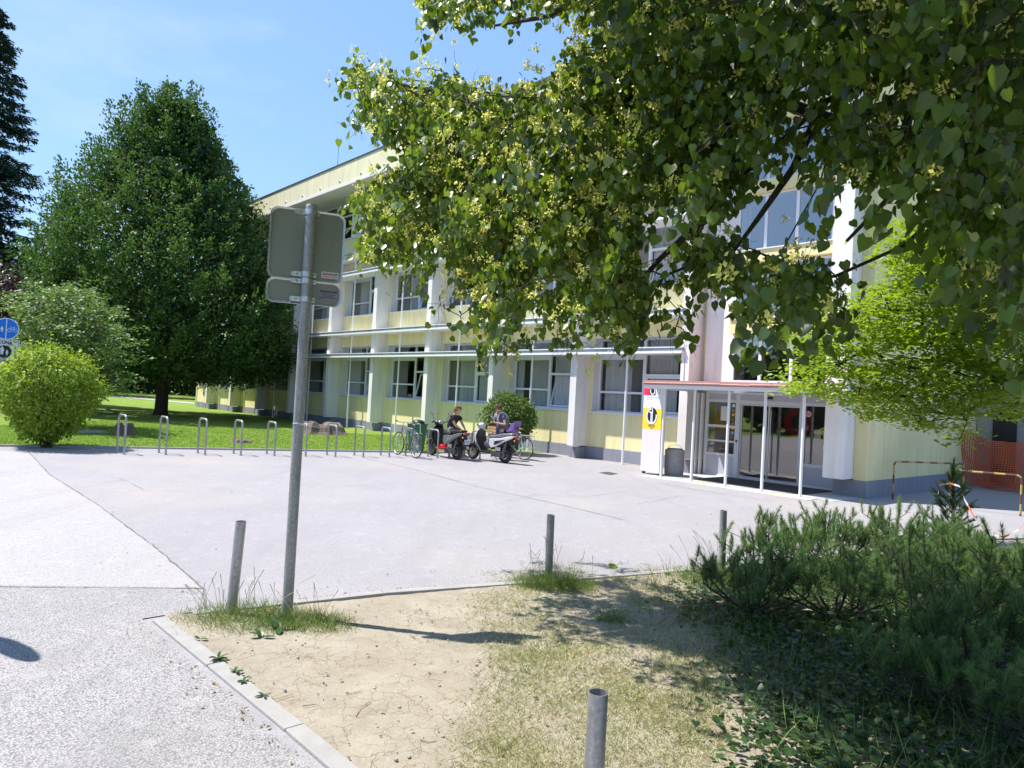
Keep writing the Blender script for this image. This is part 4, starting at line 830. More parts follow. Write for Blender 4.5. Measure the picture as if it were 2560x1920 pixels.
# ---- pines in the bed
NBL = NEEDLE
def pine(base, H, R, nsh, label, seed, L=.055, tall=False, mat=M['pine'], needles=280, up=.85, w=.0036):
    rg = np.random.default_rng(seed); t = empty('dwarf_pine' if not tall else 'young_pine', base, 0, label, 'pine', 'dwarf pines in the bed' if not tall else None); mb = MB(); P = []; A = []; T = []
    def shoot(s0, tip, k, bright):
        s = rg.random(k)**.85; p = s0+(tip-s0)*s[:, None]; ax = tip-s0; ax = ax/(np.linalg.norm(ax)+1e-6); o = rg.normal(size=(k, 3)); o -= ax*(o@ax)[:, None]; o /= np.linalg.norm(o, axis=1, keepdims=True)
        P.append(p); A.append(o*(1-.55*s[:, None])+ax*(.35+.9*s[:, None])+rg.normal(size=(k, 3))*.14); T.append(np.clip(rg.normal(bright, .16, k)+.3*s, 0, 1)); mb.tube([s0, tip], [.0045, .003], 3, cap=False)
    if tall:
        mb.tube([(0, 0, -.05), (.02, 0, H*.4), (0, 0, H*.9)], [.035, .025, .006], 6)
        for i in range(nsh):
            f = (i+.5)/nsh; th = 2.4*i; r = R*(1-f)**.7*rg.uniform(.65, 1.1); z = .12+H*.72*f; d = np.array([cos(th), sin(th), 0]); a = np.array([0, 0, z]); tip = a+d*r+[0, 0, .10+.12*rg.random()]; mb.tube([a, lerp(a, tip, .6)-[0, 0, .02], tip], [.009, .006, .004], 4, cap=False)
            shoot(lerp(a, tip, .35), tip, needles, .35)
            for _ in range(2): q = lerp(a, tip, rg.uniform(.5, .8)); shoot(q, q+d*.05+rg.normal(size=3)*.06+[0, 0, .09], needles//3, .4)
        shoot(np.array([0, 0, H-.38]), np.array([0, 0, H]), needles*2, .45)
    else:
        nb_ = max(9, nsh//5)
        for i in range(nb_):
            th = 2*pi*i/nb_*2.618+rg.normal()*.3; e = sqrt((i+.6)/nb_); d = np.array([cos(th), sin(th), 0]); zt = H*(1-.5*e*e)*rg.uniform(.7, 1.0); tip = d*R*e+[0, 0, zt]; m1 = d*R*e*.55+[0, 0, zt*.38]; m2 = d*R*e*.9+[0, 0, zt*.7]+rg.normal(size=3)*.03
            mb.tube([(0, 0, .02), m1, m2, tip], [.014, .010, .007, .004], 5, cap=False); pts = [np.array(m1), np.array(m2), np.array(tip)]
            shoot(lerp(m2, tip, .3), tip+[0, 0, .05], needles//2, .42)
            for _ in range(int(nsh/nb_*2.3)):
                f = rg.uniform(.1, 1); q = lerp(m1, m2, f/.6) if f < .6 else lerp(m2, tip, (f-.6)/.4); b = q+np.array([rg.normal()*.07, rg.normal()*.07, rg.uniform(.02, .08)]); tp = b+np.array([rg.normal()*.045, rg.normal()*.045, rg.uniform(.07, .15)]); mb.tube([q, b], .004, 3, cap=False); shoot(b, tp, needles//2, .25+.25*f)
    P = np.vstack(P); A = np.vstack(A); n = len(P); V, Fc, TT = scatter(NBL[0], NBL[1], P, frames(A, unit(n)), np.stack([np.full(n, w), rg.uniform(.7, 1.15, n)*L, np.ones(n)], 1), np.hstack(T))
    npmesh('needles', V, Fc, mat, t, TT); mb.build('stems', M['bark'], t, fixn=False); return t
PN = [  # x, y, height, radius, shoots
 (3.05, 8.0, .70, .50, 60, 'dwarf pine touching the rightmost of the three kerbside bollards'), (3.85, 8.35, .86, .55, 70, 'sunlit dwarf pine behind the bollard, second along the kerb'),
 (4.6, 8.5, .88, .5, 62, 'sunlit dwarf pine in the middle of the back row of the bed'), (5.35, 8.6, .80, .5, 55, 'dwarf pine left of the young pine wrapped in tape'),
 (2.25, 6.35, .62, .5, 60, 'low shaded dwarf pine nearest the bare ground, left of the others'), (3.0, 6.4, .7, .55, 60, 'shaded dwarf pine second from the bare ground'),
 (3.95, 6.4, 1.02, .62, 85, 'dark tallest dwarf pine in the shade in the middle of the bed'), (3.35, 5.15, .72, .5, 60, 'shaded dwarf pine in front of the tallest dark one'),
 (4.7, 5.9, .95, .6, 70, 'dark dwarf pine between the tallest one and the right edge'), (2.72, 4.55, .42, .32, 36, 'small yellowish dwarf pine growing from the ivy'),
 (4.35, 7.2, .8, .5, 55, 'half shaded dwarf pine behind the tallest dark one'), (3.05, 3.95, .48, .4, 44, 'low nearest dwarf pine in the ivy by the lower right corner'), (4.9, 7.4, .7, .5, 50, 'dwarf pine just in front of the young pine with tape')]
for i, (x, y, h, r, ns, lab) in enumerate(PN): pine((x, y, .01), h, r, ns, lab, 30+i, L=.06 if y > 5 else .055)
YP = gnd(2375, 1395); pine((YP[0], YP[1], 0), 1.34, .46, 34, 'young upright pine with red and white tape tied round it', 77, L=.062, tall=True, needles=240)
pine((5.0, 6.35, 0), 1.02, .5, 60, 'spiky dwarf pine at the right edge beside the hanging tape', 78, L=.075, up=1.2)
# tape from the young pine to the right
def tape():
    A_ = np.array([YP[0]-.25, YP[1]-.05, .78]); pts = []
    K = [(2345, 1235, 8.4), (2350, 1212, 8.3), (2375, 1208, 8.2), (2400, 1216, 8.1), (2412, 1250, 7.95), (2440, 1300, 7.7), (2470, 1335, 7.4), (2510, 1343, 7.0), (2550, 1322, 6.7), (2600, 1270, 6.4)]
    kp = np.array([dep(*k) for k in K]); tt = np.linspace(0, len(K)-1, 60); P = np.array([np.interp(tt, range(len(K)), kp[:, c]) for c in range(3)]).T
    mb = MB()
    for i in range(59):
        mb.mi = (i//4) % 2; a, b = P[i], P[i+1]; w = np.array([.003*sin(i*.5), .003*cos(i*.3), .009]); w2 = np.array([.003*sin((i+1)*.5), .003*cos((i+1)*.3), .009]); mb.add([a-w, b-w2, b+w2, a+w], [(0, 1, 2, 3)])
    o = mb.build('barrier_tape', [M['tape_white'], M['tape_red']], fixn=False); tag(o, 'red and white barrier tape sagging from the young pine', 'tape')
tape()

# ---- grasses and ground cover
def blades(name, pos, h, w, mat, tint, lean=.5, parent=None, tpl=BLADE):
    n = len(pos); ax = rnd(n, lean); ax[:, 2] = 1; nm = unit(n); nm[:, 2] = .2
    V, Fc, T = scatter(tpl[0], tpl[1], pos, frames(ax, nm), np.stack([np.full(n, 1.)*w, h, h], 1), tint); return npmesh(name, V, Fc, mat, parent, T)
def clumpy(n, gen, seed, k=140, sd=.06):
    rg = np.random.default_rng(seed); c = gen(rg, k); idx = rg.integers(0, k, n); return c[idx]+rg.normal(size=(n, 2))*sd
# dry tufty grass between bare soil and the shade
DG = [(1220, 1440), (1450, 1400), (1900, 1450), (2000, 1560), (1800, 1700), (1780, 1960), (1150, 1960), (1200, 1780), (1230, 1650), (1180, 1570)]
def gen_dg(rg, k):
    out = []
    while len(out) < k:
        x, y = rg.uniform(1100, 2050), rg.uniform(1400, 2300)
        if pip(np.array([x]), np.array([min(y, 1950)]), DG)[0]: q = gnd(x, y); out.append(q[:2])
    return np.array(out)
q = clumpy(70000, gen_dg, 3, 900, .085); n = len(q)
o = blades('dry_grass', np.hstack([q, np.full((n, 1), .012)]), RNG.uniform(.015, .055, n), .004, M['dry'], np.clip(RNG.normal(.66, .28, n), 0, 1), 1.7); tag(o, kind='stuff', label='short dry straw coloured grass on the trampled soil', cat='grass')
q = clumpy(11000, gen_dg, 9, 400, .09); n = len(q)
o = blades('green_grass_patches', np.hstack([q, np.full((n, 1), .012)]), RNG.uniform(.02, .065, n), .004, M['tuft'], np.clip(RNG.normal(.4, .25, n), 0, 1), 1.0); tag(o, kind='stuff', label='small greener tufts scattered among the dry grass', cat='grass')
def bedpts(n, x0, x1, y0, y1, seed, keep=None):
    rg = np.random.default_rng(seed); q = np.stack([rg.uniform(x0, x1, n), rg.uniform(y0, y1, n)], 1)
    kb = np.interp(q[:, 0], [p[0] for p in KB], [p[1] for p in KB])-.12; m = q[:, 1] < kb
    if keep is not None: m &= keep(q, rg)
    return q[m]
q = bedpts(60000, 1.1, 7, 1.8, 9.5, 4, lambda q, rg: q[:, 0] > np.interp(q[:, 1], [2, 3.5, 4.5, 5.5, 6.5, 8.5], [1.2, 1.35, 1.6, 1.9, 1.7, 2.6])+rg.normal(size=len(q))*.22); n = len(q)
P = np.hstack([q, RNG.uniform(.015, .12, (n, 1))]); a = unit(n); a[:, 2] *= .3; o = leaves('ivy', heart(.5, .08, -.05), P, a, unit(n)*.45+[0, 0, 1], RNG.uniform(.025, .055, n), M['ivy'], None); tag(o, kind='stuff', label='dark ivy covering the ground under the pines', cat='ivy')
q = bedpts(9000, 1.2, 7, 1.8, 9.3, 5, lambda q, rg: q[:, 0] > 1.5+rg.normal(size=len(q))*.3); n = len(q)
o = blades('shade_grass', np.hstack([q, np.full((n, 1), .01)]), RNG.uniform(.08, .34, n), .005, M['tuft'], np.clip(RNG.normal(.45, .3, n), 0, 1), .35); tag(o, kind='stuff', label='long thin grass growing up through the pines', cat='grass')
q = bedpts(5200, -2.2, 4, 2.2, 8.3, 6, lambda q, rg: (q[:, 0] > .6+rg.normal(size=len(q))*.8)); n = len(q); a = unit(n); a[:, 2] *= .1
o = leaves('leaf_litter', DIAM, np.hstack([q, RNG.uniform(.018, .03, (n, 1))]), a, unit(n)*.3+[0, 0, 1], RNG.uniform(.01, .035, n), M['litter'], None); tag(o, kind='stuff', label='dry leaf litter and straw scattered on the soil', cat='litter')
# sparse green sprigs along the kerb and the pole
def tuft(base, n, r, hmin, hmax, label, stalks=14, seed=1):
    rg = np.random.default_rng(seed); t = empty('grass_tuft', base, 0, label, 'grass tuft', 'grass tufts round the posts'); a = rg.uniform(0, 2*pi, n); rr = r*np.sqrt(rg.random(n))
    P = np.stack([rr*np.cos(a)*1.25, rr*np.sin(a)*.8, np.zeros(n)], 1); h = rg.uniform(hmin*.5, hmax*1.15, n)*(1.2-rr/r*.85); P[:, :2] += rg.normal(size=(n, 2))*r*.14
    blades('blades', P, h, .0042, M['tuft'], np.clip(rg.normal(.45, .25, n), 0, 1), .75, t)
    mb = MB()
    for i in range(stalks):
        p = np.array([rg.normal()*r*.5, rg.normal()*r*.35, 0]); d = np.array([rg.normal()*.22, rg.normal()*.1, 1]); H = rg.uniform(hmax*1.1, hmax*2.0); pts = [p+d*H*s+np.array([d[0], d[1], 0])*s*s*H*1.2 for s in (0, .35, .7, 1)]; mb.tube(pts, [.0022, .0018, .0014, .003], 3, cap=False)
    mb.build('seed_stalks', simple('dry_stalk', (.32, .3, .14), .8, bs=0), t, fixn=False); return t
SP = gnd(717, 1545)
tuft((SP[0]-.25, SP[1]-.12, .01), 2300, .42, .06, .19, 'grass tuft growing between the leaning bollard and the sign pole', 26, 1)
tuft((SP[0]+.22, SP[1]-.15, .01), 1300, .30, .05, .17, 'finer grass tuft on the right of the sign pole foot', 10, 2)
tuft((.52, 7.12, .01), 2600, .34, .10, .24, 'dense green grass tuft round the middle kerbside bollard', 16, 3)
tuft((2.3, 7.75, .01), 1300, .36, .08, .26, 'wispy grass tuft at the foot of the bollard beside the pines', 26, 4)
tuft((.95, 6.05, .01), 420, .13, .06, .15, 'small lone grass tuft at the edge of the shade', 3, 5)
def weed(base, s, n, label, seed):
    rg = np.random.default_rng(seed); t = empty('weed', base, 0, label, 'weed', 'broad leaved weeds on the bare soil'); a = rg.uniform(0, 2*pi, n); ax = np.stack([np.cos(a), np.sin(a), rg.uniform(.1, .7, n)], 1)
    leaves('leaf', (OVAL[0]*np.array([.8, 1, 1]), OVAL[1]), np.zeros((n, 3))+[0, 0, .01], ax, rg.normal(size=(n, 3))*.2+[0, 0, 1], rg.uniform(.7, 1.2, n)*s, M['ivy'], t, rg.uniform(.5, 1, n)); return t
for i, ((x, y), s, nn, lab) in enumerate([((545, 1655), .075, 8, 'small flat weed beside the kerb, nearest the corner'), ((590, 1690), .06, 7, 'weed seedling close to the kerb below the first weed'), ((610, 1712), .05, 7, 'third tiny weed by the kerb'), ((660, 1750), .05, 6, 'weed seedling in the angle of the kerb by the dry twigs'),
        ((500, 1606), .055, 5, 'weed with one upright leaf left of the grass tuft'), ((695, 1580), .12, 7, 'broad leaved dock plant in front of the sign pole'), ((655, 1600), .11, 5, 'pale broad leaf lying in front of the leaning bollard')]):
    q = gnd(x, y); weed((q[0], q[1], .012), s, nn, lab, i)
mb = MB()
for i, pp in enumerate([[(670, 1760), (700, 1752), (733, 1742)], [(756, 1773), (790, 1768)], [(888, 1797), (900, 1778), (927, 1762)], [(1050, 1858), (1070, 1864), (1090, 1862)], [(1125, 1767), (1145, 1755)], [(1590, 1760), (1625, 1738), (1652, 1710)], [(1800, 1605), (1805, 1640), (1830, 1680), (1845, 1688)], [(1800, 1880), (1850, 1895)], [(865, 1742), (905, 1735)]]):
    mb = MB(); mb.tube([gnd(*q)+[0, 0, .018] for q in pp], [.0028]+[.002]*(len(pp)-1), 5)
    o = mb.build('dry_twig', M['stump'] if i % 2 else simple('straw%d' % i, (.42, .3, .12), .8, bs=0), smooth=True); tag(o, ['short dry twig by the kerb weeds', 'straight thin twig right of the kerb weeds', 'curved dark twig on the cracked soil', 'bent straw on the soil near the bottom edge', 'short yellow straw at the edge of the dry grass', 'forked dark twig on the dry grass', 'pale bent stalk at the edge of the shade', 'thin twig in the shade at the bottom edge', 'tiny pale twig on the bare soil'][i], 'twig', 'twigs lying on the soil')
# lawn blades near the edge, in front of the far texture
def inlawn(q):
    ex = np.interp(q[:, 0], [-14.6, -12.6, -5.93, -2.59, -.55], [16.3, 17.35, 20.66, 22.32, 23.3]); d = q-ORG[:2]; v = d@LY[:2]
    return (q[:, 1] > ex+.06) & (v < .8)
rg = np.random.default_rng(21); q = np.stack([rg.uniform(-17, -.6, 150000), 16+14*rg.random(150000)**1.4], 1); q = q[inlawn(q)]; n = len(q)
o = blades('lawn_grass', np.hstack([q, np.full((n, 1), .01)]), rg.uniform(.02, .055, n), .011, M['blade'], np.clip(rg.normal(.5, .27, n), 0, 1), .6); tag(o, kind='stuff', label='mown bright green lawn grass behind the bicycle hoops', cat='grass')
# far trees and hedge beyond the lawn
rg = np.random.default_rng(31)
for i, (x, y, h, rr, lab) in enumerate([(-42, 72, 14, 6.5, 'far dark tree at the left beyond the lawn'), (-30, 74, 12, 6.5, 'far dark tree seen under the big tree, left of its trunk'), (-47, 60, 15, 6, 'far dark tree behind the spruce'), (-25, 78, 12, 7, 'far dark tree seen right of the big trunk'), (-52, 84, 14, 8, 'farthest dark tree at the left'), (-36, 88, 13, 8, 'farthest dark tree in the middle')]):
    n = 5200; v = unit(n); r = (.55+.45*rg.random(n))*(1+.12*np.sin(v[:, 0]*7+i)+.1*np.sin(v[:, 2]*9)); p = v*r[:, None]*[rr, rr, h*.46]+[0, 0, h*.54]
    t = empty('far_tree', (x, y, 0), 0, lab, 'tree', 'far trees beyond the lawn'); leaves('crown', DIAM, p, unit(n), v+[0, 0, .4], rg.uniform(.35, .7, n), M['farleaf'], t)
    mb = MB(); mb.tube([(0, 0, -.1), (.1, 0, 3), (0, 0, h*.6)], [.4, .3, .1], 8); mb.build('trunk', M['bark'], t, fixn=False)
q = np.stack([rg.uniform(-75, -8, 26000), rg.uniform(88, 92, 26000), rg.uniform(0, 4.2, 26000)**1.0], 1); q[:, 2] *= .75+.25*np.sin(q[:, 0]*.4)
o = leaves('far_hedge', DIAM, q, unit(len(q)), unit(len(q))+[0, -.5, .3], rg.uniform(.35, .6, len(q)), M['farleaf'], None); tag(o, 'long dark hedge closing the far end of the park', 'hedge', kind='stuff')
sheet('far_path', [(-70, 60), (-38, 66.5), (-26, 57.5), (-20, 56), (-20, 58.5), (-26, 60), (-38, 69), (-70, 63)], .03, M['path'])
for (x, y), r, h, lab, sd in (((308, 1088), .30, .34, 'dark tree stump with ivy behind the first bicycle hoop', 1), ((800, 1085), 1.0, .42, 'broad low tree stump on the lawn in front of the school wall', 2), ((602, 1108), .28, .10, 'low rotten stump behind the fourth bicycle hoop', 3)):
    b = gnd(x, y); rg = np.random.default_rng(sd); mb = MB(); K = 22; rr = r*(1+.25*rg.normal(size=K)*.6); prof = [(1.15, 0), (1.0, .35), (.9, .8), (.8, 1.0), (.35, .95)]
    vs = [(rr[k]*s*cos(2*pi*k/K), rr[k]*s*.7*sin(2*pi*k/K), h*z*(1+.2*sin(k*1.7))) for s, z in prof for k in range(K)]
    mb.add(vs, [(i*K+k, i*K+(k+1) % K, (i+1)*K+(k+1) % K, (i+1)*K+k) for i in range(4) for k in range(K)]+[tuple(4*K+k for k in range(K))])
    o = mb.build('tree_stump', M['stump'], fixn=False); o.location = (b[0], b[1], 0); tag(o, lab, 'stump', 'tree stumps on the lawn')
mh = gnd(228, 1081); mb = MB(); mb.lathe([(0, .05), (.42, .05), (.42, .03), (.55, .02), (.55, 0)], (mh[0], mh[1], 0), 24); o = mb.build('manhole_cover', M['concrete']); tag(o, 'round concrete manhole cover set in the lawn beside the golden bush', 'manhole')
q = gnd(1522, 1419); t = leaves('fallen_leaf', heart(), np.array([[q[0], q[1], .01]]), np.array([[1., .2, .1]]), np.array([[.1, -.3, 1.]]), np.array([.11]), M['lime'], None); tag(t, 'single green leaf lying on the asphalt near the middle bollard', 'leaf')

# ================================================================== STREET FURNITURE
def rrect(w, h, r, n=7):
    P = []
    for cx, cz, a0 in ((w/2-r, h/2-r, 0), (-w/2+r, h/2-r, 90), (-w/2+r, -h/2+r, 180), (w/2-r, -h/2+r, 270)):
        for i in range(n): a = radians(a0+90*i/(n-1)); P.append((cx+r*cos(a), cz+r*sin(a)))
    return P
def pole_sign():
    t = empty('street_sign', (SP[0], SP[1], 0), atan2(.20, .53), 'grey steel sign pole with the backs of two rounded metal plates', 'street sign')
    mb = MB(); mb.lathe([(.042, -.1), (.042, 3.27), (.0425, 3.30), (.043, 3.31), (.038, 3.325), (0, 3.33)], n=24); mb.build('pole', M['galv2'], t, smooth=True)
    for zc, h in ((3.005, .57), (2.622, .19)):
        mb = MB(); P = rrect(.585, h, .065 if h > .3 else .06); y = .075; cx = -.012
        mb.prism([(a+cx, b+zc) for a, b in P], y, y+.003)
        pl = mb.build('sign_plate', M['sign_back'], t)
        mb = MB(); K = len(P)                                 # folded rim: outer wall and inner lip
        for i in range(K):
            a = np.array(P[i]); b = np.array(P[(i+1) % K]); c = lambda p, s: (p[0]*(1-s/.29)+cx, p[1]*(1-s/(h/2))+zc)
            A0, B0 = c(a, -.004), c(b, -.004); A1, B1 = c(a, .011), c(b, .011)
            mb.add([(A0[0], y+.004, A0[1]), (B0[0], y+.004, B0[1]), (B0[0], y-.022, B0[1]), (A0[0], y-.022, A0[1])], [(0, 1, 2, 3)])
            mb.add([(A0[0], y-.022, A0[1]), (B0[0], y-.022, B0[1]), (B1[0], y-.018, B1[1]), (A1[0], y-.018, A1[1])], [(0, 1, 2, 3)])
            mb.add([(A1[0], y-.018, A1[1]), (B1[0], y-.018, B1[1]), (B1[0], y-.001, B1[1]), (A1[0], y-.001, A1[1])], [(0, 1, 2, 3)])
        mb.build('rim', M['steel'], pl, fixn=False)
    for z in (3.262, 2.760, 2.705, 2.558):
        mb = MB(); mb.lathe([(.0425, z-.022), (.048, z-.022), (.048, z+.022), (.0425, z+.022)], n=24); mb.box(-.115, -.044, .02, .026, z-.02, z+.02); mb.box(-.125, -.11, .02, .07, z-.016, z+.016); mb.box(.044, .07, .02, .026, z-.018, z+.018); mb.box(.065, .072, .02, .07, z-.014, z+.014)
        cl = mb.build('clamp', M['steel'], t, smooth=True); mb = MB(); mb.lathe([(0, -.004), (.012, -.004), (.012, .02)], (-.078, 0, z), 8, 'y'); mb.build('bolt', M['galv'], cl); mb = MB(); mb.lathe([(0, .004), (.009, .004), (.009, .02)], (.058, 0, z), 8, 'y'); mb.build('bolt', M['galv'], cl)
    mb = MB(); mb.mi = 0; mb.box(.115, .255, .0715, .0735, 2.755, 2.81); mb.mi = 1; text_mesh('SIGNALINE', .024, mb, (.185, .0712, 2.79), (1, 0, 0), (0, 0, 1), .0003, bold=.0006); mb.mi = 2; mb.box(.13, .24, .071, .0712, 2.768, 2.773); mb.build('sticker', [M['sticker'], M['ink'], M['pink_red']], t)
    mb = MB(); mb.mi = 0; mb.box(.095, .27, .0715, .0735, 2.575, 2.665); mb.mi = 1; text_mesh('SIGNALINE', .028, mb, (.182, .0712, 2.645), (1, 0, 0), (0, 0, 1), .0003, bold=.0008)
    for i, wd_ in enumerate((.11, .09, .15)): mb.box(.182-wd_/2, .182+wd_/2, .071, .0712, 2.62-.014*i, 2.624-.014*i)
    mb.build('sticker', [M['sticker_grey'], M['ink']], t)
    mb = MB(); mb.tube([(.045*cos(a), .045*sin(a), 1.55-.01*sin(a)) for a in np.linspace(0, 2*pi, 17)], .003, 5, closed=False); mb.tube([(.0, -.045, 1.552), (.08, -.06, 1.545), (.16, -.05, 1.53)], [.003, .003, .001], 5); mb.build('cable_tie', M['white_paint'], t)
pole_sign()
def bollard(base, h, r, label, lean=(0, 0), mat='galv'):
    t = empty('bollard', base, 0, label, 'bollard', 'hollow steel pipe bollards along the bed'); mb = MB(); T_ = np.array([lean[0], lean[1], h])
    mb.lathe([(r, -.1), (r, h), (r*.9, h), (r*.9, h-.35), (0, h-.35)], n=28); mb.v = [(x+lean[0]*z/h, y+lean[1]*z/h, z) for x, y, z in mb.v]; mb.build('pipe', M[mat], t, smooth=True); return t
b1 = gnd(577, 1540); bollard((b1[0], b1[1], 0), .755, .041, 'tilted hollow steel bollard left of the sign pole in the grass tuft', (.035, 0))
bollard((gnd(1371, 1450)[0], gnd(1371, 1450)[1], 0), .67, .040, 'dark grey steel bollard by the kerb in the middle, grass at its foot', (-.01, 0), 'galv2')
bollard((gnd(1804, 1430)[0], gnd(1804, 1430)[1], 0), .70, .040, 'upright steel bollard by the kerb beside the pines', (-.012, 0), 'galv2')
nb = dep(1495, 1740, 2.72); bollard((nb[0], nb[1], 0), nb[2]+.015, .0385, 'nearest open topped steel bollard at the bottom edge', (.0, 0), 'galv')

HR = [(312.5, 1137), (418.4, 1138.4), (517.3, 1139.3), (607.6, 1140.6), (692.2, 1141.4), (770.6, 1142.6), (844.5, 1144), (914, 1144), (980, 1144.6), (1042, 1146), (1100, 1147), (1155, 1147.6), (1207, 1149), (1257, 1150), (1306, 1148)]
HL = [(289.5, 1130.4), (392.8, 1130.8), (489.6, 1131.7), (578.5, 1132.5), (660.5, 1133.4), (738, 1134.6), (811.3, 1136.5), (880, 1136.9), (945, 1137), (1006.5, 1138), (1063, 1139.8), (1117, 1140.5), (1171, 1141.5), (1220, 1142), (1272, 1141.5)]
HN = ['leftmost bicycle hoop, in front of the ivy stump', 'second bicycle hoop from the left', 'third bicycle hoop from the left', 'fourth bicycle hoop from the left, before a rotten stump', 'fifth bicycle hoop, just left of the sign pole', 'sixth bicycle hoop, half hidden behind the sign pole', 'seventh bicycle hoop, just right of the sign pole', 'eighth bicycle hoop, two left of the parked grey bicycle', 'ninth bicycle hoop, touching the front wheel of the grey bicycle', 'bicycle hoop behind the rear wheel of the grey bicycle', 'bicycle hoop in front of the red and black scooter', 'bicycle hoop behind the rear wheel of the red and black scooter', 'bicycle hoop hidden behind the front of the white scooter', 'bicycle hoop behind the seat of the white scooter', 'rightmost bicycle hoop, by the turquoise bicycle']
for i, (a, b_) in enumerate(zip(HL, HR)):
    A_, B_ = gnd(*a), gnd(*b_); h = np.interp(i, [0, 8, 14], [.935, .815, .80]); c = (A_+B_)/2; dd = B_-A_; dd[2] = 0; dd /= np.linalg.norm(dd); wdt = .54; rc = .10
    t = empty('bicycle_hoop', (c[0], c[1], 0), atan2(dd[1], dd[0]), 'galvanised '+HN[i], 'bicycle hoop', 'row of bicycle hoops along the lawn edge')
    P = [(-wdt/2, 0, -.05), (-wdt/2, 0, h-rc)]+[(-wdt/2+rc-rc*cos(x), 0, h-rc+rc*sin(x)) for x in np.linspace(.2, pi/2, 6)]+[(wdt/2-rc+rc*sin(x), 0, h-rc+rc*cos(x)) for x in np.linspace(0, 1.37, 6)]+[(wdt/2, 0, h-rc), (wdt/2, 0, -.05)]
    mb = MB(); mb.tube(P, .025, 10); mb.build('pipe', M['galv'], t, smooth=True)
    mb = MB(); mb.lathe([(0, .014), (.045, .012), (.045, 0)], (-wdt/2, 0, 0), 12); mb.lathe([(0, .014), (.045, .012), (.045, 0)], (wdt/2, 0, 0), 12); mb.build('foot_collars', M['concrete'], t)['kind'] = 'stuff'
# ---- blue cycle and pedestrian sign, with the zone end plate below
def figure(mb, x, z, s, ya, yb, skirt=False):
    mb.lathe([(0, ya), (.1*s, ya), (.1*s, yb)], (x, 0, z+.9*s), 12, 'y')
    mb.prism([(x-.16*s, z+.78*s), (x+.16*s, z+.78*s), (x+.26*s, z+.4*s), (x+.19*s, z+.38*s), (x+.14*s, z+.6*s), (x+.17*s, z+.32*s), (x+.12*s, z-.1*s), (x+.03*s, z-.1*s), (x, z+.28*s), (x-.03*s, z-.1*s), (x-.12*s, z-.1*s), (x-.17*s, z+.32*s), (x-.14*s, z+.6*s), (x-.24*s, z+.4*s), (x-.28*s, z+.42*s)], ya, yb)
c = dep(15.5, 822, 18.6); c2 = dep(15.2, 873.5, 18.6)
t = empty('pedestrian_sign', (c[0], c[1], 0), atan2(c[1], c[0])-pi/2+.12, 'blue round walker and bicycle sign above a white zone plate', 'street sign')
zc, z2 = c[2], c2[2]; Z0 = z2-c2[2]
mb = MB(); mb.tube([(-.04, .06, -.1), (-.04, .06, zc+.2)], .032, 12); mb.build('pole', M['galv'], t, smooth=True)
mb = MB(); mb.lathe([(0, 0), (.275, 0), (.285, .004), (.285, .02), (0, .02)], (0, 0, zc), 40, 'y'); dk = mb.build('sign_disc', M['sign_white'], t)
mb = MB(); mb.lathe([(0, -.003), (.262, -.003), (.262, .001)], (0, 0, zc), 40, 'y'); mb.build('blue_field', M['blue_sign'], dk)
mb = MB(); mb.box(-.01, .01, -.006, 0, zc-.262, zc+.262); figure(mb, -.09, zc-.07, .13, -.006, 0); figure(mb, -.18, zc-.09, .2, -.006, 0)
for wx in (.07, .20): mb.tube([(wx+.042*cos(a), -.004, zc-.03+.042*sin(a)) for a in np.linspace(0, 2*pi, 17)], .006, 5)
mb.tube([(.07, -.004, zc-.03), (.10, -.004, zc+.04), (.17, -.004, zc+.04), (.20, -.004, zc-.03)], .005, 5); mb.tube([(.10, -.004, zc+.04), (.135, -.004, zc-.03), (.165, -.004, zc+.05)], .005, 5); mb.tube([(.085, -.004, zc+.075), (.1, -.004, zc+.03)], .005, 5); mb.tube([(.15, -.004, zc+.055), (.185, -.004, zc+.055)], .007, 5)
mb.build('pictogram', M['sign_white'], dk)
mb = MB(); mb.prism([(a, b_+z2) for a, b_ in rrect(.62, .53, .03)], 0, .02); zp = mb.build('zone_plate', M['sign_white'], t)
mb = MB(); mb.prism([(a+.0, b_+z2) for a, b_ in [(.20, .245), (.29, .245), (.29, .225), (-.20, -.245), (-.29, -.245), (-.29, -.225)]], -.0025, .001); mb.build('diagonal_band', M['sign_grey'], zp)
mb = MB(); mb.tube([(a, -.002, b_+z2) for a, b_ in rrect(.575, .485, .025)], .004, 4, closed=True); mb.build('border_line', M['ink'], zp)
mb = MB(); mb.box(-.15, .15, -.0045, -.001, z2+.125, z2+.225) if False else None; text_mesh('CONA', .105, mb, (0, -.0045, z2+.175), (1, 0, 0), (0, 0, 1), .001, bold=.004, squeeze=.95); mb.build('lettering', M['ink'], zp)
mb = MB(); mb.lathe([(0, -.006), (.165, -.006), (.165, .001)], (-.015, 0, z2-.06), 32, 'y'); mb.build('black_disc', M['ink'], zp)
mb = MB(); figure(mb, -.06, z2-.12, .20, -.009, -.005); figure(mb, .05, z2-.14, .13, -.009, -.005); mb.build('pictogram', M['sign_white'], zp)
# ---- round sign just outside the left edge: throws the oval shadow on the path
q = gnd(28, 1626); hz = 2.35; cc = np.array([q[0]+SUN_DIR.x*hz/math.tan(SUN_EL), q[1]+SUN_DIR.y*hz/math.tan(SUN_EL), hz])
t = empty('round_sign', (cc[0], cc[1], 0), -.7, 'round traffic sign on a pole just outside the left edge, seen by its oval shadow', 'street sign')
mb = MB(); mb.tube([(0, .05, -.1), (0, .05, hz+.1)], .032, 10); mb.build('pole', M['galv'], t); mb = MB(); mb.lathe([(0, 0), (.3, 0), (.3, .02), (0, .02)], (0, 0, hz), 36, 'y'); mb.build('sign_disc', M['sign_back'], t)
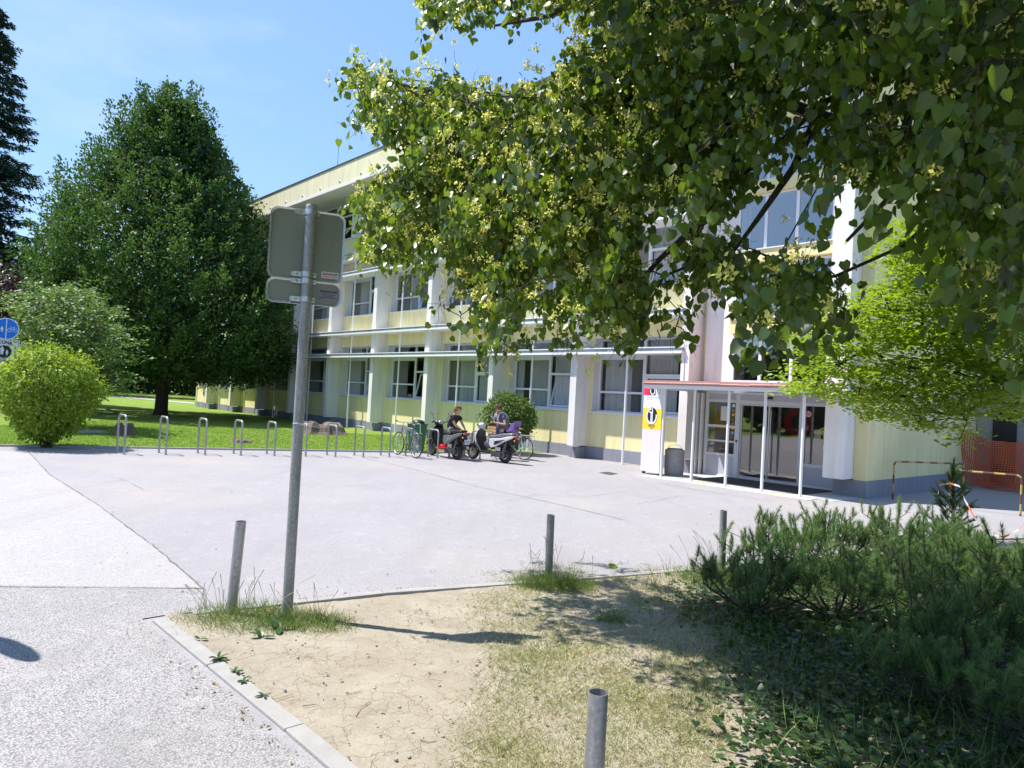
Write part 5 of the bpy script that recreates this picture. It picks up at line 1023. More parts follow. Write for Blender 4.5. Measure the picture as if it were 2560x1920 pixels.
# ---- information totem
A_, B_ = W(-5.50, -1.12), W(-4.74, -1.32); c = (A_+B_)/2; dd = B_-A_; tw_ = np.linalg.norm(dd)
t = empty('information_totem', (c[0], c[1], 0), atan2(dd[1], dd[0]), 'tall white, yellow and lilac information totem left of the entrance canopy', 'totem'); hw = tw_/2; T0, T1 = .07, 2.37
zz = lambda f: T0+(T1-T0)*f
mb = MB(); mb.box(-hw, hw, 0, .14, T0, zz(.50)); mb.build('lower_panel', M['totem_pink'], t, bevel=.004)
mb = MB(); mb.box(-hw, hw, -.001, .141, zz(.50)+.001, zz(.745)); yp = mb.build('yellow_panel', M['yellow_sign'], t, bevel=.004)
mb = MB(); mb.box(-hw, hw, 0, .14, zz(.745)+.001, T1); wp = mb.build('upper_panel', M['totem_white'], t, bevel=.004)
mb = MB(); mb.box(-hw+.04, -hw+.1, .03, .1, 0, T0); mb.box(hw-.1, hw-.04, .03, .1, 0, T0); mb.build('feet', M['darkmetal'], t)
lz = zz(.655); mb = MB(); mb.lathe([(0, -.004), (.235, -.004), (.235, 0)], (-.01, 0, lz), 40, 'y'); mb.build('logo_disc', M['ink'], yp)
mb = MB(); gl_logo(mb, -.01, lz, .222, -.008, -.003, .2); mb.build('logo', M['totem_white'], yp)
mb = MB(); text_mesh('GIMNAZIJA', .085, mb, (.0, -.0035, zz(.54)), (1, 0, 0), (0, 0, 1), .0015, bold=.001, squeeze=.7); mb.build('lettering', M['brown_ink'], yp)
mb = MB(); mb.box(-.05, .05, -.004, -.001, zz(.515), zz(.52)); mb.box(-.04, .04, -.004, -.001, zz(.507), zz(.511)); mb.build('small_lettering', M['ink'], yp)
mb = MB(); mb.box(-hw+.005, -hw+.26, -.004, 0, zz(.90), T1-.005); mb.build('red_square', M['pink_red'], wp)
mb = MB(); mb.box(-hw+.262, -hw+.50, -.004, 0, zz(.90), T1-.005); mb.build('black_square', M['ink'], wp)
mb = MB(); text_mesh('3', .25, mb, (-hw+.19, -.006, zz(.95)), (1, 0, 0), (0, 0, 1), .001); mb.build('lettering', simple('dark_red_print', (.5, .01, .06), .5, bs=0), wp)
mb = MB(); arcs(mb, -hw+.38, zz(.95), .075, .105, 150, 400, -.008, -.003); mb.build('lettering', M['totem_white'], wp)
mb = MB(); arcs(mb, -hw+.60, zz(.95), .075, .092, -90, 90, -.005, -.001); mb.box(-hw+.54, -hw+.556, -.005, -.001, zz(.915), zz(.985)); mb.build('lettering', M['grey_ink'], wp)
mb = MB()
for r_, parts in ((.875, ((.13, .2), (.22, .25), (.27, .4), (.42, .47), (.49, .65))), (.853, ((.13, .2), (.22, .25), (.30, .37)))):
    for a, b_ in parts: mb.box(-hw+a, -hw+b_, -.004, -.001, zz(r_-.006), zz(r_+.006))
mb.build('small_lettering', M['grey_ink'], wp)
# ---- round concrete bin, litter bin, barriers
q = W(-4.75, -.62)
t = empty('concrete_bin', (q[0], q[1], 0), 0, 'round grey washed concrete litter bin beside the totem', 'bin'); mb = MB(); mb.lathe([(.235, 0), (.25, .03), (.262, .3), (.262, .66), (.255, .70), (.22, .71), (.215, .60), (0, .58)], n=32); mb.build('body', M['concrete'], t, smooth=True)
mb = MB(); mb.lathe([(.205, .60), (.205, .735), (.2, .735), (.2, .6)], n=28); mb.tube([(.19*cos(a), 0, .73+.1*sin(a)) for a in np.linspace(0, pi, 12)], .006, 5); mb.build('inner_can', M['galv'], t)
q = gnd(1034, 1134); t = empty('green_litter_bin', (q[0], q[1]+.55, 0), -.5, 'green plastic wheeled bin behind the grey bicycle', 'bin')
mb = MB(); mb.add([(-.17, -.17, .03), (.17, -.17, .03), (.17, .17, .03), (-.17, .17, .03), (-.22, -.23, .88), (.22, -.23, .88), (.22, .23, .88), (-.22, .23, .88)], [(0, 3, 2, 1), (4, 5, 6, 7), (0, 1, 5, 4), (1, 2, 6, 5), (2, 3, 7, 6), (3, 0, 4, 7)]); mb.box(-.24, .24, -.25, .25, .86, .90); mb.build('body', M['green_plastic'], t, bevel=.015)
mb = MB(); mb.lathe([(.06, -.004), (.075, -.004), (.075, 0)], (0, -.222, .55), 16, 'y'); mb.build('emblem', M['sign_white'], t)
mb = MB(); mb.sphere((.02, 0, .94), .2, 12, 8, (1.1, .9, .45)); mb.sphere((-.12, .03, .92), .12, 10, 6, (1, 1, .5)); mb.build('bin_bag', M['black'], t, smooth=True)
def barrier(P0, P1, h, label, hide=False):
    c = (P0+P1)/2; d = P1-P0; L = np.linalg.norm(d); t = empty('barrier', (c[0], c[1], 0), atan2(d[1], d[0]), label, 'barrier', 'yellow and brown tube barriers in the side yard')
    rc = .09; P = [(-L/2, 0, -.05), (-L/2, 0, h-rc)]+[(-L/2+rc-rc*cos(x), 0, h-rc+rc*sin(x)) for x in (.5, 1.0, pi/2)]+[(L/2-rc+rc*sin(x), 0, h-rc+rc*cos(x)) for x in (0, .55, 1.1)]+[(L/2, 0, h-rc), (L/2, 0, -.05)]
    P = [np.array(p) for p in P]; Q = []
    for a, b in zip(P[:-1], P[1:]):
        k = max(1, int(round(np.linalg.norm(b-a)/.10)))
        for i in range(k): Q.append(a+(b-a)*i/k)
    Q.append(P[-1]); my_, mb_ = MB(), MB()
    run = 0
    for i in range(0, len(Q)-1):
        m = my_ if (i//2) % 2 else mb_; m.tube([Q[i], Q[i+1]], .020, 10, cap=False)
    my_.build('yellow_bands', M['barrier_yellow'], t, smooth=True, fixn=False)['kind'] = 'stuff'; mb_.build('brown_bands', M['barrier_brown'], t, smooth=True, fixn=False)['kind'] = 'stuff'
barrier(W(.36, .66), W(1.28, 2.45), .875, 'striped yellow and brown barrier nearer the school corner')
barrier(W(1.62, .32), W(2.80, .70), .83, 'striped yellow and brown barrier at the right edge behind the young pine')

# ================================================================== TWO WHEELERS
def wheel_parts(parent, c, R, tr, spokes, rim_mat, w=.03, tyre_mat=None, disc=False):
    c = np.array(c, float); mb = MB(); mb.tube([c+[R*cos(a)-tr*cos(a), 0, (R-tr)*sin(a)] for a in np.linspace(0, 2*pi, 33)[:-1]], tr, 8, closed=True)
    w_ = mb.build('wheel', M[tyre_mat or 'rubber'], parent, smooth=True, fixn=True)
    mb = MB(); r2 = R-2*tr; mb.tube([c+[(r2)*cos(a), 0, (r2)*sin(a)] for a in np.linspace(0, 2*pi, 33)[:-1]], tr*.55, 6, closed=True); mb.lathe([(0, -w), (.035, -w), (.035, w), (0, w)], c, 12, 'y')
    if disc:
        for i in range(spokes): a = 2*pi*i/spokes; mb.obox(c+[r2*.5*cos(a), 0, r2*.5*sin(a)], (r2*.5*cos(a), 0, r2*.5*sin(a)), (0, w*.5, 0), (-.02*sin(a), 0, .02*cos(a)))
        mb.lathe([(.05, w+.004), (.10, w+.004), (.10, w+.008), (.05, w+.008)], c, 20, 'y')
    else:
        for i in range(spokes):
            a = 2*pi*i/spokes; b = a+(.25 if i % 2 else -.25); mb.tube([c+[.03*cos(b), w*(1 if i % 4 < 2 else -1), .03*sin(b)], c+[r2*cos(a), 0, r2*sin(a)]], .0022, 3, cap=False)
    mb.build('rim', M[rim_mat], w_, fixn=True); return w_
def plate3(mb, poly, y0, y1):      # profile in x-z plane with thickness in y
    mb.prism(poly, y0, y1)
def scooter(pos, rz, label, body, accent, white):
    t = empty('scooter', pos, rz, label, 'scooter', 'scooters parked by the bicycle hoops'); WB = 1.26
    wheel_parts(t, (WB, 0, .235), .235, .055, 5, 'steel' if white else 'darkmetal', .03, disc=True); wheel_parts(t, (0, 0, .235), .235, .06, 5, 'steel', .035, disc=True)
    mb = MB(); mb.tube([(WB, .07, .235), (WB-.13, .07, .60), (WB-.22, .03, .82)], .022, 8); mb.tube([(WB, -.07, .235), (WB-.13, -.07, .60), (WB-.22, -.03, .82)], .022, 8); mb.build('fork', M['darkmetal'], t)
    mb = MB(); A_ = np.linspace(radians(20), radians(165), 12)
    for a, b in zip(A_[:-1], A_[1:]): mb.prism([(WB+.27*cos(a), .235+.27*sin(a)), (WB+.27*cos(b), .235+.27*sin(b)), (WB+.245*cos(b), .235+.245*sin(b)), (WB+.245*cos(a), .235+.245*sin(a))], -.075, .075)
    mb.build('front_fender', M['grey_plastic'] if white else M[accent], t)
    # front apron: rounded shield in front of the rider's legs
    mb = MB(); K = [(WB-.24, .98, .09), (WB-.17, .86, .16), (WB-.13, .70, .20), (WB-.19, .52, .21), (WB-.27, .38, .17), (WB-.33, .27, .14)]
    for (x0, z0, w0), (x1, z1, w1) in zip(K[:-1], K[1:]):
        for s in (-1, 1):
            mb.add([(x0, 0, z0), (x0-.07, s*w0, z0), (x1-.07, s*w1, z1), (x1, 0, z1), (x0-.07, 0, z0), (x0-.11, s*w0, z0), (x1-.11, s*w1, z1), (x1-.07, 0, z1)], [(0, 1, 2, 3), (4, 7, 6, 5), (1, 5, 6, 2), (0, 4, 5, 1), (2, 6, 7, 3)])
    mb.build('front_apron', M[body], t, smooth=True, sharp=50)
    mb = MB(); K2 = [(WB-.35, .86, .12), (WB-.33, .70, .16), (WB-.38, .52, .17), (WB-.44, .38, .14), (WB-.48, .29, .12)]
    for (x0, z0, w0), (x1, z1, w1) in zip(K2[:-1], K2[1:]): mb.add([(x0, -w0, z0), (x0, w0, z0), (x1, w1, z1), (x1, -w1, z1), (x0+.16, -w0, z0), (x0+.16, w0, z0), (x1+.16, w1, z1), (x1+.16, -w1, z1)], [(0, 1, 2, 3), (7, 6, 5, 4), (0, 4, 5, 1), (1, 5, 6, 2), (2, 6, 7, 3), (3, 7, 4, 0)])
    mb.build('leg_shield', M['black'], t)
    mb = MB(); mb.box(.42, WB-.36, -.15, .15, .24, .30); mb.build('floorboard', M['black'] if white else M['red'], t, bevel=.02)
    mb = MB(); mb.prism([(-.34, .83), (-.30, .87), (.05, .84), (.38, .765), (.52, .76), (.56, .72), (.5, .68), (.1, .72), (-.25, .79)], -.125, .125); mb.build('seat', M['grey_plastic'] if white else M['black'], t, bevel=.03, smooth=True)
    for s in (-1, 1):
        mb = MB(); mb.prism([(-.42, .80), (-.2, .77), (.1, .70), (.5, .665), (.52, .50), (.44, .40), (.25, .45), (-.05, .60), (-.35, .72)], s*.10, s*.165); sp_ = mb.build('side_panel', M[body if white else 'grey_plastic'], t, bevel=.02, smooth=True)
        mb = MB(); mb.prism([(.32, .60), (.0, .66), (-.1, .67), (.28, .55)], s*.166, s*.172); mb.prism([(.33, .54), (.08, .60), (.0, .61), (.3, .50)], s*.166, s*.172); mb.build('stripe', M['black'] if white else M['steel'], sp_)
    mb = MB(); mb.box(.1, .5, -.1, .1, .36, .66); mb.box(-.3, .2, -.09, .09, .52, .70); mb.build('inner_body', M['black'], t, bevel=.03)
    mb = MB(); mb.box(-.04, .42, .055, .15, .16, .32); mb.lathe([(0, .15), (.09, .15), (.10, .05)], (.0, 0, .235), 16, 'y'); mb.lathe([(0, .16), (.075, .16), (.085, .05)], (.34, 0, .25), 16, 'y'); mb.box(.12, .32, -.12, .10, .30, .42); mb.build('engine', M['darkmetal'], t, bevel=.012)
    mb = MB(); mb.tube([(.35, -.12, .22), (.15, -.15, .22), (-.05, -.16, .30), (-.30, -.16, .36)], [.02, .045, .055, .05], 10); mb.box(.06, .26, .14, .16, .34, .44); mb.build('exhaust', M['steel'], t, smooth=True)
    mb = MB(); mb.tube([(-.02, .12, .26), (-.14, .12, .62)], .022, 8); mb.tube([(-.02, .12, .32), (-.11, .12, .52)], .036, 8); mb.build('shock_absorber', M['darkmetal'], t)
    mb = MB(); A_ = np.linspace(radians(75), radians(150), 7)
    for a, b in zip(A_[:-1], A_[1:]): mb.prism([(.30*cos(a), .235+.30*sin(a)), (.30*cos(b), .235+.30*sin(b)), (.28*cos(b), .235+.28*sin(b)), (.28*cos(a), .235+.28*sin(a))], -.06, .06)
    mb.add([(-.38, -.06, .70), (-.38, .06, .70), (-.44, .06, .42), (-.44, -.06, .42), (-.36, -.06, .70), (-.36, .06, .70), (-.42, .06, .42), (-.42, -.06, .42)], [(0, 1, 2, 3), (7, 6, 5, 4), (0, 4, 5, 1), (1, 5, 6, 2), (2, 6, 7, 3), (3, 7, 4, 0)]); mb.build('rear_fender', M['black'], t)
    if not white:
        mb = MB(); mb.add([(-.45, -.085, .60), (-.45, .085, .60), (-.475, .085, .47), (-.475, -.085, .47)], [(0, 1, 2, 3)]); pl = mb.build('number_plate', M['sign_white'], t, fixn=False)
        mb = MB(); mb.box(-.474, -.462, .01, .06, .50, .57); mb.box(-.474, -.462, -.06, -.02, .50, .57); mb.build('plate_mark', M['grey_ink'], pl)
    mb = MB(); mb.sphere((-.40, 0, .76), .07, 12, 8, (.8, 1.6, .7)); mb.build('tail_light', simple('tail_light_red', (.25, .03, .02), .25, bs=0, coat=1), t, smooth=True)
    for s in (-1, 1): mb = MB(); mb.sphere((-.43, s*.13, .66), .03, 8, 6); mb.build('indicator', simple('indicator_orange', (.6, .2, .03), .3, bs=0), t, smooth=True)
    mb = MB(); mb.tube([(WB-.28, 0, .9), (WB-.31, 0, .99)], .03, 8); mb.tube([(WB-.42, -.33, 1.03), (WB-.36, -.24, 1.04), (WB-.30, -.08, 1.0), (WB-.30, .08, 1.0), (WB-.36, .24, 1.04), (WB-.42, .33, 1.03)], .013, 8); hb = mb.build('handlebar', M['darkmetal'], t, smooth=True)
    for s in (-1, 1): mb = MB(); mb.tube([(WB-.37, s*.24, 1.04), (WB-.43, s*.345, 1.03)], .021, 8); mb.build('grip', M['black'], hb)
    mb = MB(); mb.sphere((WB-.28, 0, 1.0), .12, 14, 10, (.9, 1.25, .8)); mb.build('headlight_cowl', M[body], t, smooth=True)
    mb = MB(); mb.sphere((WB-.37, 0, 1.03), .07, 12, 8, (.6, 1.2, .8)); mb.build('instrument', M['steel'], t, smooth=True)
    for s in (-1, 1):
        mb = MB(); mb.tube([(WB-.36, s*.22, 1.04), (WB-.34, s*.26, 1.15), (WB-.36, s*.30, 1.24)], .006, 6); mb.sphere((WB-.36, s*.32, 1.29), .065, 12, 8, (.25, 1, .8)); mb.build('mirror', M['black'], t, smooth=True)
        mb = MB(); mb.sphere((WB-.371, s*.32, 1.29), .057, 12, 8, (.2, 1, .8)); mb.build('mirror_glass', M['steel'], t, smooth=True)
    mb = MB(); mb.tube([(.28, .1, .24), (.20, .14, .02), (.10, .15, .02)], .011, 6); mb.tube([(.28, -.1, .24), (.20, -.14, .02), (.10, -.15, .02)], .011, 6); mb.build('stand', M['darkmetal'], t)
    if white: mb = MB(); mb.sphere((.60, .06, .50), .135, 16, 10, (1.05, .95, .95)); h_ = mb.build('hanging_helmet', M['grey_plastic'], t, smooth=True)
    else:
        mb = MB(); mb.box(.60, .80, -.06, .08, .30, .38); mb.box(.52, .62, -.05, .06, .30, .42); mb.build('red_bag', M['red'], t, bevel=.03)
    return t
s1r, s1f = gnd(1141, 1149), gnd(1077, 1138); s2r, s2f = gnd(1262, 1158), gnd(1180, 1147)
scooter((s1r[0], s1r[1], 0), atan2(s1f[1]-s1r[1], s1f[0]-s1r[0]), 'black and red scooter with grey side panels, a seated man on it', 'black', 'black', False)
scooter((s2r[0], s2r[1], 0), atan2(s2f[1]-s2r[1], s2f[0]-s2r[0]), 'white scooter with black legshield and a helmet hung under its seat', 'white_gloss', 'grey_plastic', True)
def bicycle(pos, rz, label, frame, tyre, lady=False, WB=1.08, lean=0.0):
    t = empty('bicycle', pos, rz, label, 'bicycle', 'bicycles locked to the hoops'); t.rotation_euler[0] = lean; R = .345
    wheel_parts(t, (0, 0, R), R, .017, 28, 'steel', .03, tyre); wheel_parts(t, (WB, 0, R), R, .017, 28, 'steel', .03, tyre)
    bb = (.44, 0, .28); st = (.30, 0, .78); ht = (WB-.17, 0, .86); hb_ = (WB-.12, 0, .66)
    mb = MB(); mb.tube([bb, st], .015, 8); mb.tube([(.0, .05, R), bb], .010, 6); mb.tube([(.0, -.05, R), bb], .010, 6); mb.tube([(0, .05, R), st], .009, 6); mb.tube([(0, -.05, R), st], .009, 6); mb.tube([hb_, ht], .018, 8)
    if lady: mb.tube([bb, (.65, 0, .38), hb_], .017, 8); mb.tube([(.36, 0, .55), (.6, 0, .56), (WB-.14, 0, .74)], .014, 8)
    else: mb.tube([bb, hb_], .016, 8); mb.tube([(.31, 0, .74), (WB-.16, 0, .82)], .014, 8)
    mb.tube([(WB, .05, R), (WB-.08, .045, .60), hb_], .010, 6); mb.tube([(WB, -.05, R), (WB-.08, -.045, .60), hb_], .010, 6); mb.build('frame', M[frame], t, smooth=True)
    mb = MB(); mb.tube([st, (.27, 0, .90)], .012, 6); mb.tube([(bb[0], .06, bb[2]), (bb[0]+.06, .08, bb[2]-.15)], .008, 6); mb.tube([(bb[0], -.06, bb[2]), (bb[0]-.06, -.08, bb[2]+.15)], .008, 6); mb.lathe([(.05, .05), (.09, .05), (.09, .056), (.05, .056)], bb, 20, 'y'); mb.box(bb[0]+.01, bb[0]+.11, .08, .15, bb[2]-.16, bb[2]-.14); mb.box(bb[0]-.11, bb[0]-.01, -.15, -.08, bb[2]+.14, bb[2]+.16); mb.build('crank', M['darkmetal'], t)
    mb = MB(); mb.sphere((.24, 0, .93), .13, 14, 8, (1.05, .62, .28)); mb.build('saddle', M['leather' if lady else 'black'], t, smooth=True)
    mb = MB(); mb.tube([ht, (WB-.19, 0, .98)], .012, 6)
    if lady: mb.tube([(WB-.42, -.28, 1.02), (WB-.30, -.25, 1.05), (WB-.18, -.1, 1.0), (WB-.18, .1, 1.0), (WB-.30, .25, 1.05), (WB-.42, .28, 1.02)], .011, 6)
    else: mb.tube([(WB-.30, -.31, 1.0), (WB-.20, -.15, .98), (WB-.19, .15, .98), (WB-.30, .31, 1.0)], .012, 6)
    hb = mb.build('handlebar', M['steel'], t, smooth=True)
    for s in (-1, 1): mb = MB(); x0 = WB-(.42 if lady else .30); mb.tube([(x0-.04, s*.30, 1.01), (x0+.05, s*.285, 1.015)], .017, 8); mb.build('grip', M['black'], hb)
    return t
b1r, b1f = gnd(1039, 1146), gnd(989, 1136)
bk = bicycle((b1r[0], b1r[1], 0), atan2(b1f[1]-b1r[1], b1f[0]-b1r[0]), 'old grey bicycle leaning on a hoop in front of the green bin', 'grey_plastic', 'rubber', lean=.04)
mb = MB(); mb.tube([(.0, .06, .72), (-.12, .06, .70), (-.16, .06, .55)], .01, 5); mb.tube([(.0, -.06, .72), (-.12, -.06, .70)], .01, 5); mb.tube([(.30, 0, .8), (.25, -.05, 1.0), (.0, -.05, .98), (-.08, -.03, .72)], .012, 6); mb.build('carrier', M['steel'], bk)
b2r = gnd(1310, 1150); bk2 = bicycle((b2r[0], b2r[1], 0), radians(141), 'turquoise city bicycle with white rear mudguard behind the white scooter', 'teal', 'rubber', True, 1.12)
mb = MB(); A_ = np.linspace(radians(-5), radians(150), 16)
for a, b in zip(A_[:-1], A_[1:]): mb.prism([(-.375*cos(a)*-1 if False else .375*cos(pi-a), .345+.375*sin(a)), (.375*cos(pi-b), .345+.375*sin(b)), (.362*cos(pi-b), .345+.362*sin(b)), (.362*cos(pi-a), .345+.362*sin(a))], -.03, .03)
mb.build('mudguard', M['white_gloss'], bk2)
mb = MB(); mb.box(-.30, .16, -.07, .07, .74, .76); 
for s in (-1, 1): mb.tube([(-.28, s*.07, .75), (-.02, s*.06, .36)], .007, 5); mb.tube([(.12, s*.07, .75), (.0, s*.06, .36)], .007, 5); mb.tube([(-.3, s*.07, .75), (-.3, s*.09, .55), (-.1, s*.09, .5)], .006, 5)
mb.build('carrier', M['white_gloss'], bk2)
mb = MB(); mb.prism([(.40, .86), (.42, .80), (.62, .80), (.64, .86)], -.14, .14); mb.prism([(.40, .86), (.34, 1.14), (.30, 1.16), (.31, 1.12), (.34, .84)], -.15, .15); mb.prism([(.34, 1.0), (.36, 1.1), (.44, 1.08), (.56, .9), (.60, .82), (.40, .84)], -.155, -.14); mb.prism([(.34, 1.0), (.36, 1.1), (.44, 1.08), (.56, .9), (.60, .82), (.40, .84)], .14, .155)
mb.build('child_seat', M['purple'], bk2, bevel=.012, smooth=True)
mb = MB(); 
for z in (.72, .80, .88):
    mb.box(WB_ := 1.02, 1.36, -.20, -.185, z, z+.06); mb.box(1.02, 1.36, .185, .20, z, z+.06); mb.box(1.02, 1.035, -.185, .185, z, z+.06); mb.box(1.345, 1.36, -.185, .185, z, z+.06)
mb.box(1.02, 1.36, -.2, .2, .70, .715); mb.build('crate', M['wood'], bk2)

# ================================================================== PEOPLE
def skin(name, nodes, edges, mat, parent, root, sub=2):
    ids = list(nodes); me = bpy.data.meshes.new(name); me.from_pydata([tuple(nodes[i][0]) for i in ids], [(ids.index(a), ids.index(b)) for a, b in edges], [])
    o = bpy.data.objects.new(name, me); COL.objects.link(o); o.modifiers.new('s', 'SKIN')
    for k, i in enumerate(ids):
        sv_ = me.skin_vertices[0].data[k]; r = nodes[i][1]; sv_.radius = (r, r) if not hasattr(r, '__len__') else r; sv_.use_root = (i == root)
    m2 = o.modifiers.new('u', 'SUBSURF'); m2.levels = sub; m2.render_levels = sub
    dg = bpy.context.evaluated_depsgraph_get(); dg.update(); m = bpy.data.meshes.new_from_object(o.evaluated_get(dg)); vs = [tuple(v.co) for v in m.vertices]; fs = [tuple(p.vertices) for p in m.polygons]
    bpy.data.objects.remove(o); mb = MB(); mb.add(vs, fs); return mb
def head_mb(mb, c, fwd, up, s=1.0):
    """skull with brow, nose, lips, chin and ears added to the body's mesh"""
    f = fwd/np.linalg.norm(fwd); u = up-f*(up@f); u /= np.linalg.norm(u); r = np.cross(f, u); c = np.array(c); seg, rings = 20, 16; vs = []
    for i in range(rings+1):
        ph = pi*i/rings
        for k in range(seg):
            th = 2*pi*k/seg; x = sin(ph)*cos(th); y = sin(ph)*sin(th); z = cos(ph); zz_ = z*.118
            wf = .095*(1-.0*z) if z > 0 else .095*(1-.18*(-z)**1.5); ws = .076*(1-.28*max(0, -z)**1.5)
            px, py = x*wf, y*ws
            if x > .6 and abs(y) < .45:
                px += .006*math.exp(-((z-.28)/.12)**2) + .021*math.exp(-((z+.08)/.16)**2)*math.exp(-(y/.13)**2) + .008*math.exp(-((z+.42)/.09)**2)*math.exp(-(y/.3)**2) + .012*math.exp(-((z+.78)/.14)**2)
                px -= .008*math.exp(-((z-.12)/.09)**2)*math.exp(-((abs(y)-.32)/.12)**2)
            vs.append(c+(f*px+r*py+u*zz_)*s)
    fs = [(i*seg+k, i*seg+(k+1) % seg, (i+1)*seg+(k+1) % seg, (i+1)*seg+k) for i in range(rings) for k in range(seg)]; mb.add(vs, fs)
    for sd in (-1, 1):
        o = c+(r*sd*.077-f*.008-u*.004)*s; mb.add([o+(f*a*.018+u*b*.03+r*sd*d)*s for a, b, d in ((0, 1, .004), (-.9, .5, .014), (-.9, -.4, .012), (0, -1, .002), (.6, -.3, .0), (.6, .6, .0), (-.2, 0, .004))], [(0, 1, 6), (1, 2, 6), (2, 3, 6), (3, 4, 6), (4, 5, 6), (5, 0, 6)])
    return f, u, r
def hand_nodes(nodes, edges, key, wrist, d, side, curl, thumb, s=1.0):
    """palm, four fingers of different lengths and a thumb leaving the side of the palm"""
    d = d/np.linalg.norm(d); side = side-d*(side@d); side /= np.linalg.norm(side); nrm = np.cross(d, side)*curl; pm = wrist+d*.05*s; nodes[key+'p'] = (pm, (.034*s, .019*s)); edges.append((key, key+'p'))
    for i, (o, L) in enumerate(((-.030, .068), (-.010, .078), (.011, .072), (.030, .056))):
        b = wrist+d*.085*s+side*o*s; k1 = b+(d*.9+nrm*.35)*L*.5*s; k2 = k1+(d*.45+nrm*.9)*L*.5*s
        for n_, p_, r_ in (('a', b, .0105), ('b', k1, .009), ('c', k2, .0075)): nodes[key+n_+str(i)] = (p_, r_*s)
        edges += [(key+'p', key+'a'+str(i)), (key+'a'+str(i), key+'b'+str(i)), (key+'b'+str(i), key+'c'+str(i))]
    t0 = wrist+d*.03*s+side*thumb*.034*s; t1 = t0+(d*.7+side*thumb*.6+nrm*.4)*.035*s; t2 = t1+(d*.8+nrm*.5)*.03*s
    for n_, p_, r_ in (('t0', t0, .013), ('t1', t1, .011), ('t2', t2, .009)): nodes[key+n_] = (p_, r_*s)
    edges += [(key+'p', key+'t0'), (key+'t0', key+'t1'), (key+'t1', key+'t2')]
def person(J, label, tee, shorts, hair, hlen, sleeve=.52, knee_cover=.75, collar=False):
    """J: joints in world space"""
    t = empty('person', (J['pel'][0], J['pel'][1], 0), 0, label, 'person', None); off = np.array([J['pel'][0], J['pel'][1], 0]); J = {k: (np.array(v)-off if k not in ('fwd', 'up', 'toe', 'hs') else v) for k, v in J.items()}
    n = {'pel': (J['pel'], (.082, .082)), 'wa': (lerp(J['pel'], J['ch'], .45), (.104, .104)), 'ch': (J['ch'], (.128, .122)), 'nb': (J['nk']-(J['nk']-J['ch'])*.25, (.09, .07)), 'nk': (J['nk'], .054), 'hd': (lerp(J['nk'], J['head'], .75), .052)}
    e = [('pel', 'wa'), ('wa', 'ch'), ('ch', 'nb'), ('nb', 'nk'), ('nk', 'hd')]
    for s in 'LR':
        n['sh'+s] = (J['sh'+s], .058); n['um'+s] = (lerp(J['sh'+s], J['el'+s], .5), .047); n['el'+s] = (J['el'+s], .038); n['fm'+s] = (lerp(J['el'+s], J['wr'+s], .4), .037); n['w'+s] = (J['wr'+s], (.027, .022))
        e += [('ch', 'sh'+s), ('sh'+s, 'um'+s), ('um'+s, 'el'+s), ('el'+s, 'fm'+s), ('fm'+s, 'w'+s)]
        hd = J['hd'+s]-J['wr'+s]; hand_nodes(n, e, 'w'+s, J['wr'+s], hd, np.array(J['hs'][0 if s == 'L' else 1], float), 1, 1 if s == 'L' else -1)
        n['hp'+s] = (J['hp'+s], .062); n['th'+s] = (lerp(J['hp'+s], J['kn'+s], .5), .064); n['kn'+s] = (J['kn'+s], .054); n['ca'+s] = (lerp(J['kn'+s], J['an'+s], .35), .055); n['an'+s] = (J['an'+s], .036)
        e += [('pel', 'hp'+s), ('hp'+s, 'th'+s), ('th'+s, 'kn'+s), ('kn'+s, 'ca'+s), ('ca'+s, 'an'+s)]
        td = np.array(J['toe'], float); td /= np.linalg.norm(td); n['ft'+s] = (J['an'+s]+td*.09-[0, 0, .045], (.036, .028)); n['tt'+s] = (J['an'+s]+td*.17-[0, 0, .055], (.034, .02)); e += [('an'+s, 'ft'+s), ('ft'+s, 'tt'+s)]
    mb = skin('body', n, e, M['skin'], t, 'pel'); f, u, r = head_mb(mb, J['head'], np.array(J['fwd'], float), np.array(J['up'], float)); mb.build('body', M['skin'], t, smooth=True, sharp=80)
    c = J['head']; mb = MB()
    for sd in (-1, 1): mb.sphere(c+f*.083+r*sd*.030+u*.012, .0085, 8, 6); mb.obox(c+f*.093+r*sd*.03+u*.030, r*.016, f*.004, u*.003)
    mb.build('eyes', M['eye'], t); mb = MB(); mb.obox(c+f*.097-u*.052, r*.021, f*.004, u*.005); mb.build('lips', simple('lips', (.42, .17, .14), .5, bs=0), t, bevel=.002)
    # hair: locks over the skull
    rg = np.random.default_rng(len(label)); mb = MB()
    for i in range(240):
        v = rg.normal(size=3); v /= np.linalg.norm(v); p = f*v[0]*.096+r*v[1]*.080+u*(v[2]*.118)
        front = v[0] > .45
        if v[2] < (-.35 if not front else .45) or (abs(v[0]) < .5 and v[2] < -.02 and v[0] > -.1): continue
        q = c+p*1.02+u*.01; d = (p/np.linalg.norm(p)*.6+f*(.5 if v[2] > .3 else -.1)+u*(-.35 if v[2] < .6 else .25)+rg.normal(size=3)*.35); d /= np.linalg.norm(d); L = hlen*rg.uniform(.6, 1.2); mb.tube([q-d*.01, q+d*L*.5+p*.08, q+d*L-u*L*.25], [.017, .016, .005], 5)
    mb.sphere(c+u*.018-f*.012, 1, 16, 10, (.0, .0, .0)) if False else None
    vs = MB(); vs.sphere((0, 0, 0), 1, 18, 12); keep = [k for k, v in enumerate(vs.v)]; P = [c+u*.008-f*.006+f*v[0]*.101+r*v[1]*.084+u*v[2]*.122 for v in vs.v]
    fs = [q for q in vs.f if all((vs.v[k][2] > -.25 and vs.v[k][0] < .1) or vs.v[k][2] > .52 for k in q)]; mb.add(P, fs); mb.build('hair', hair, t, smooth=True, sharp=80)
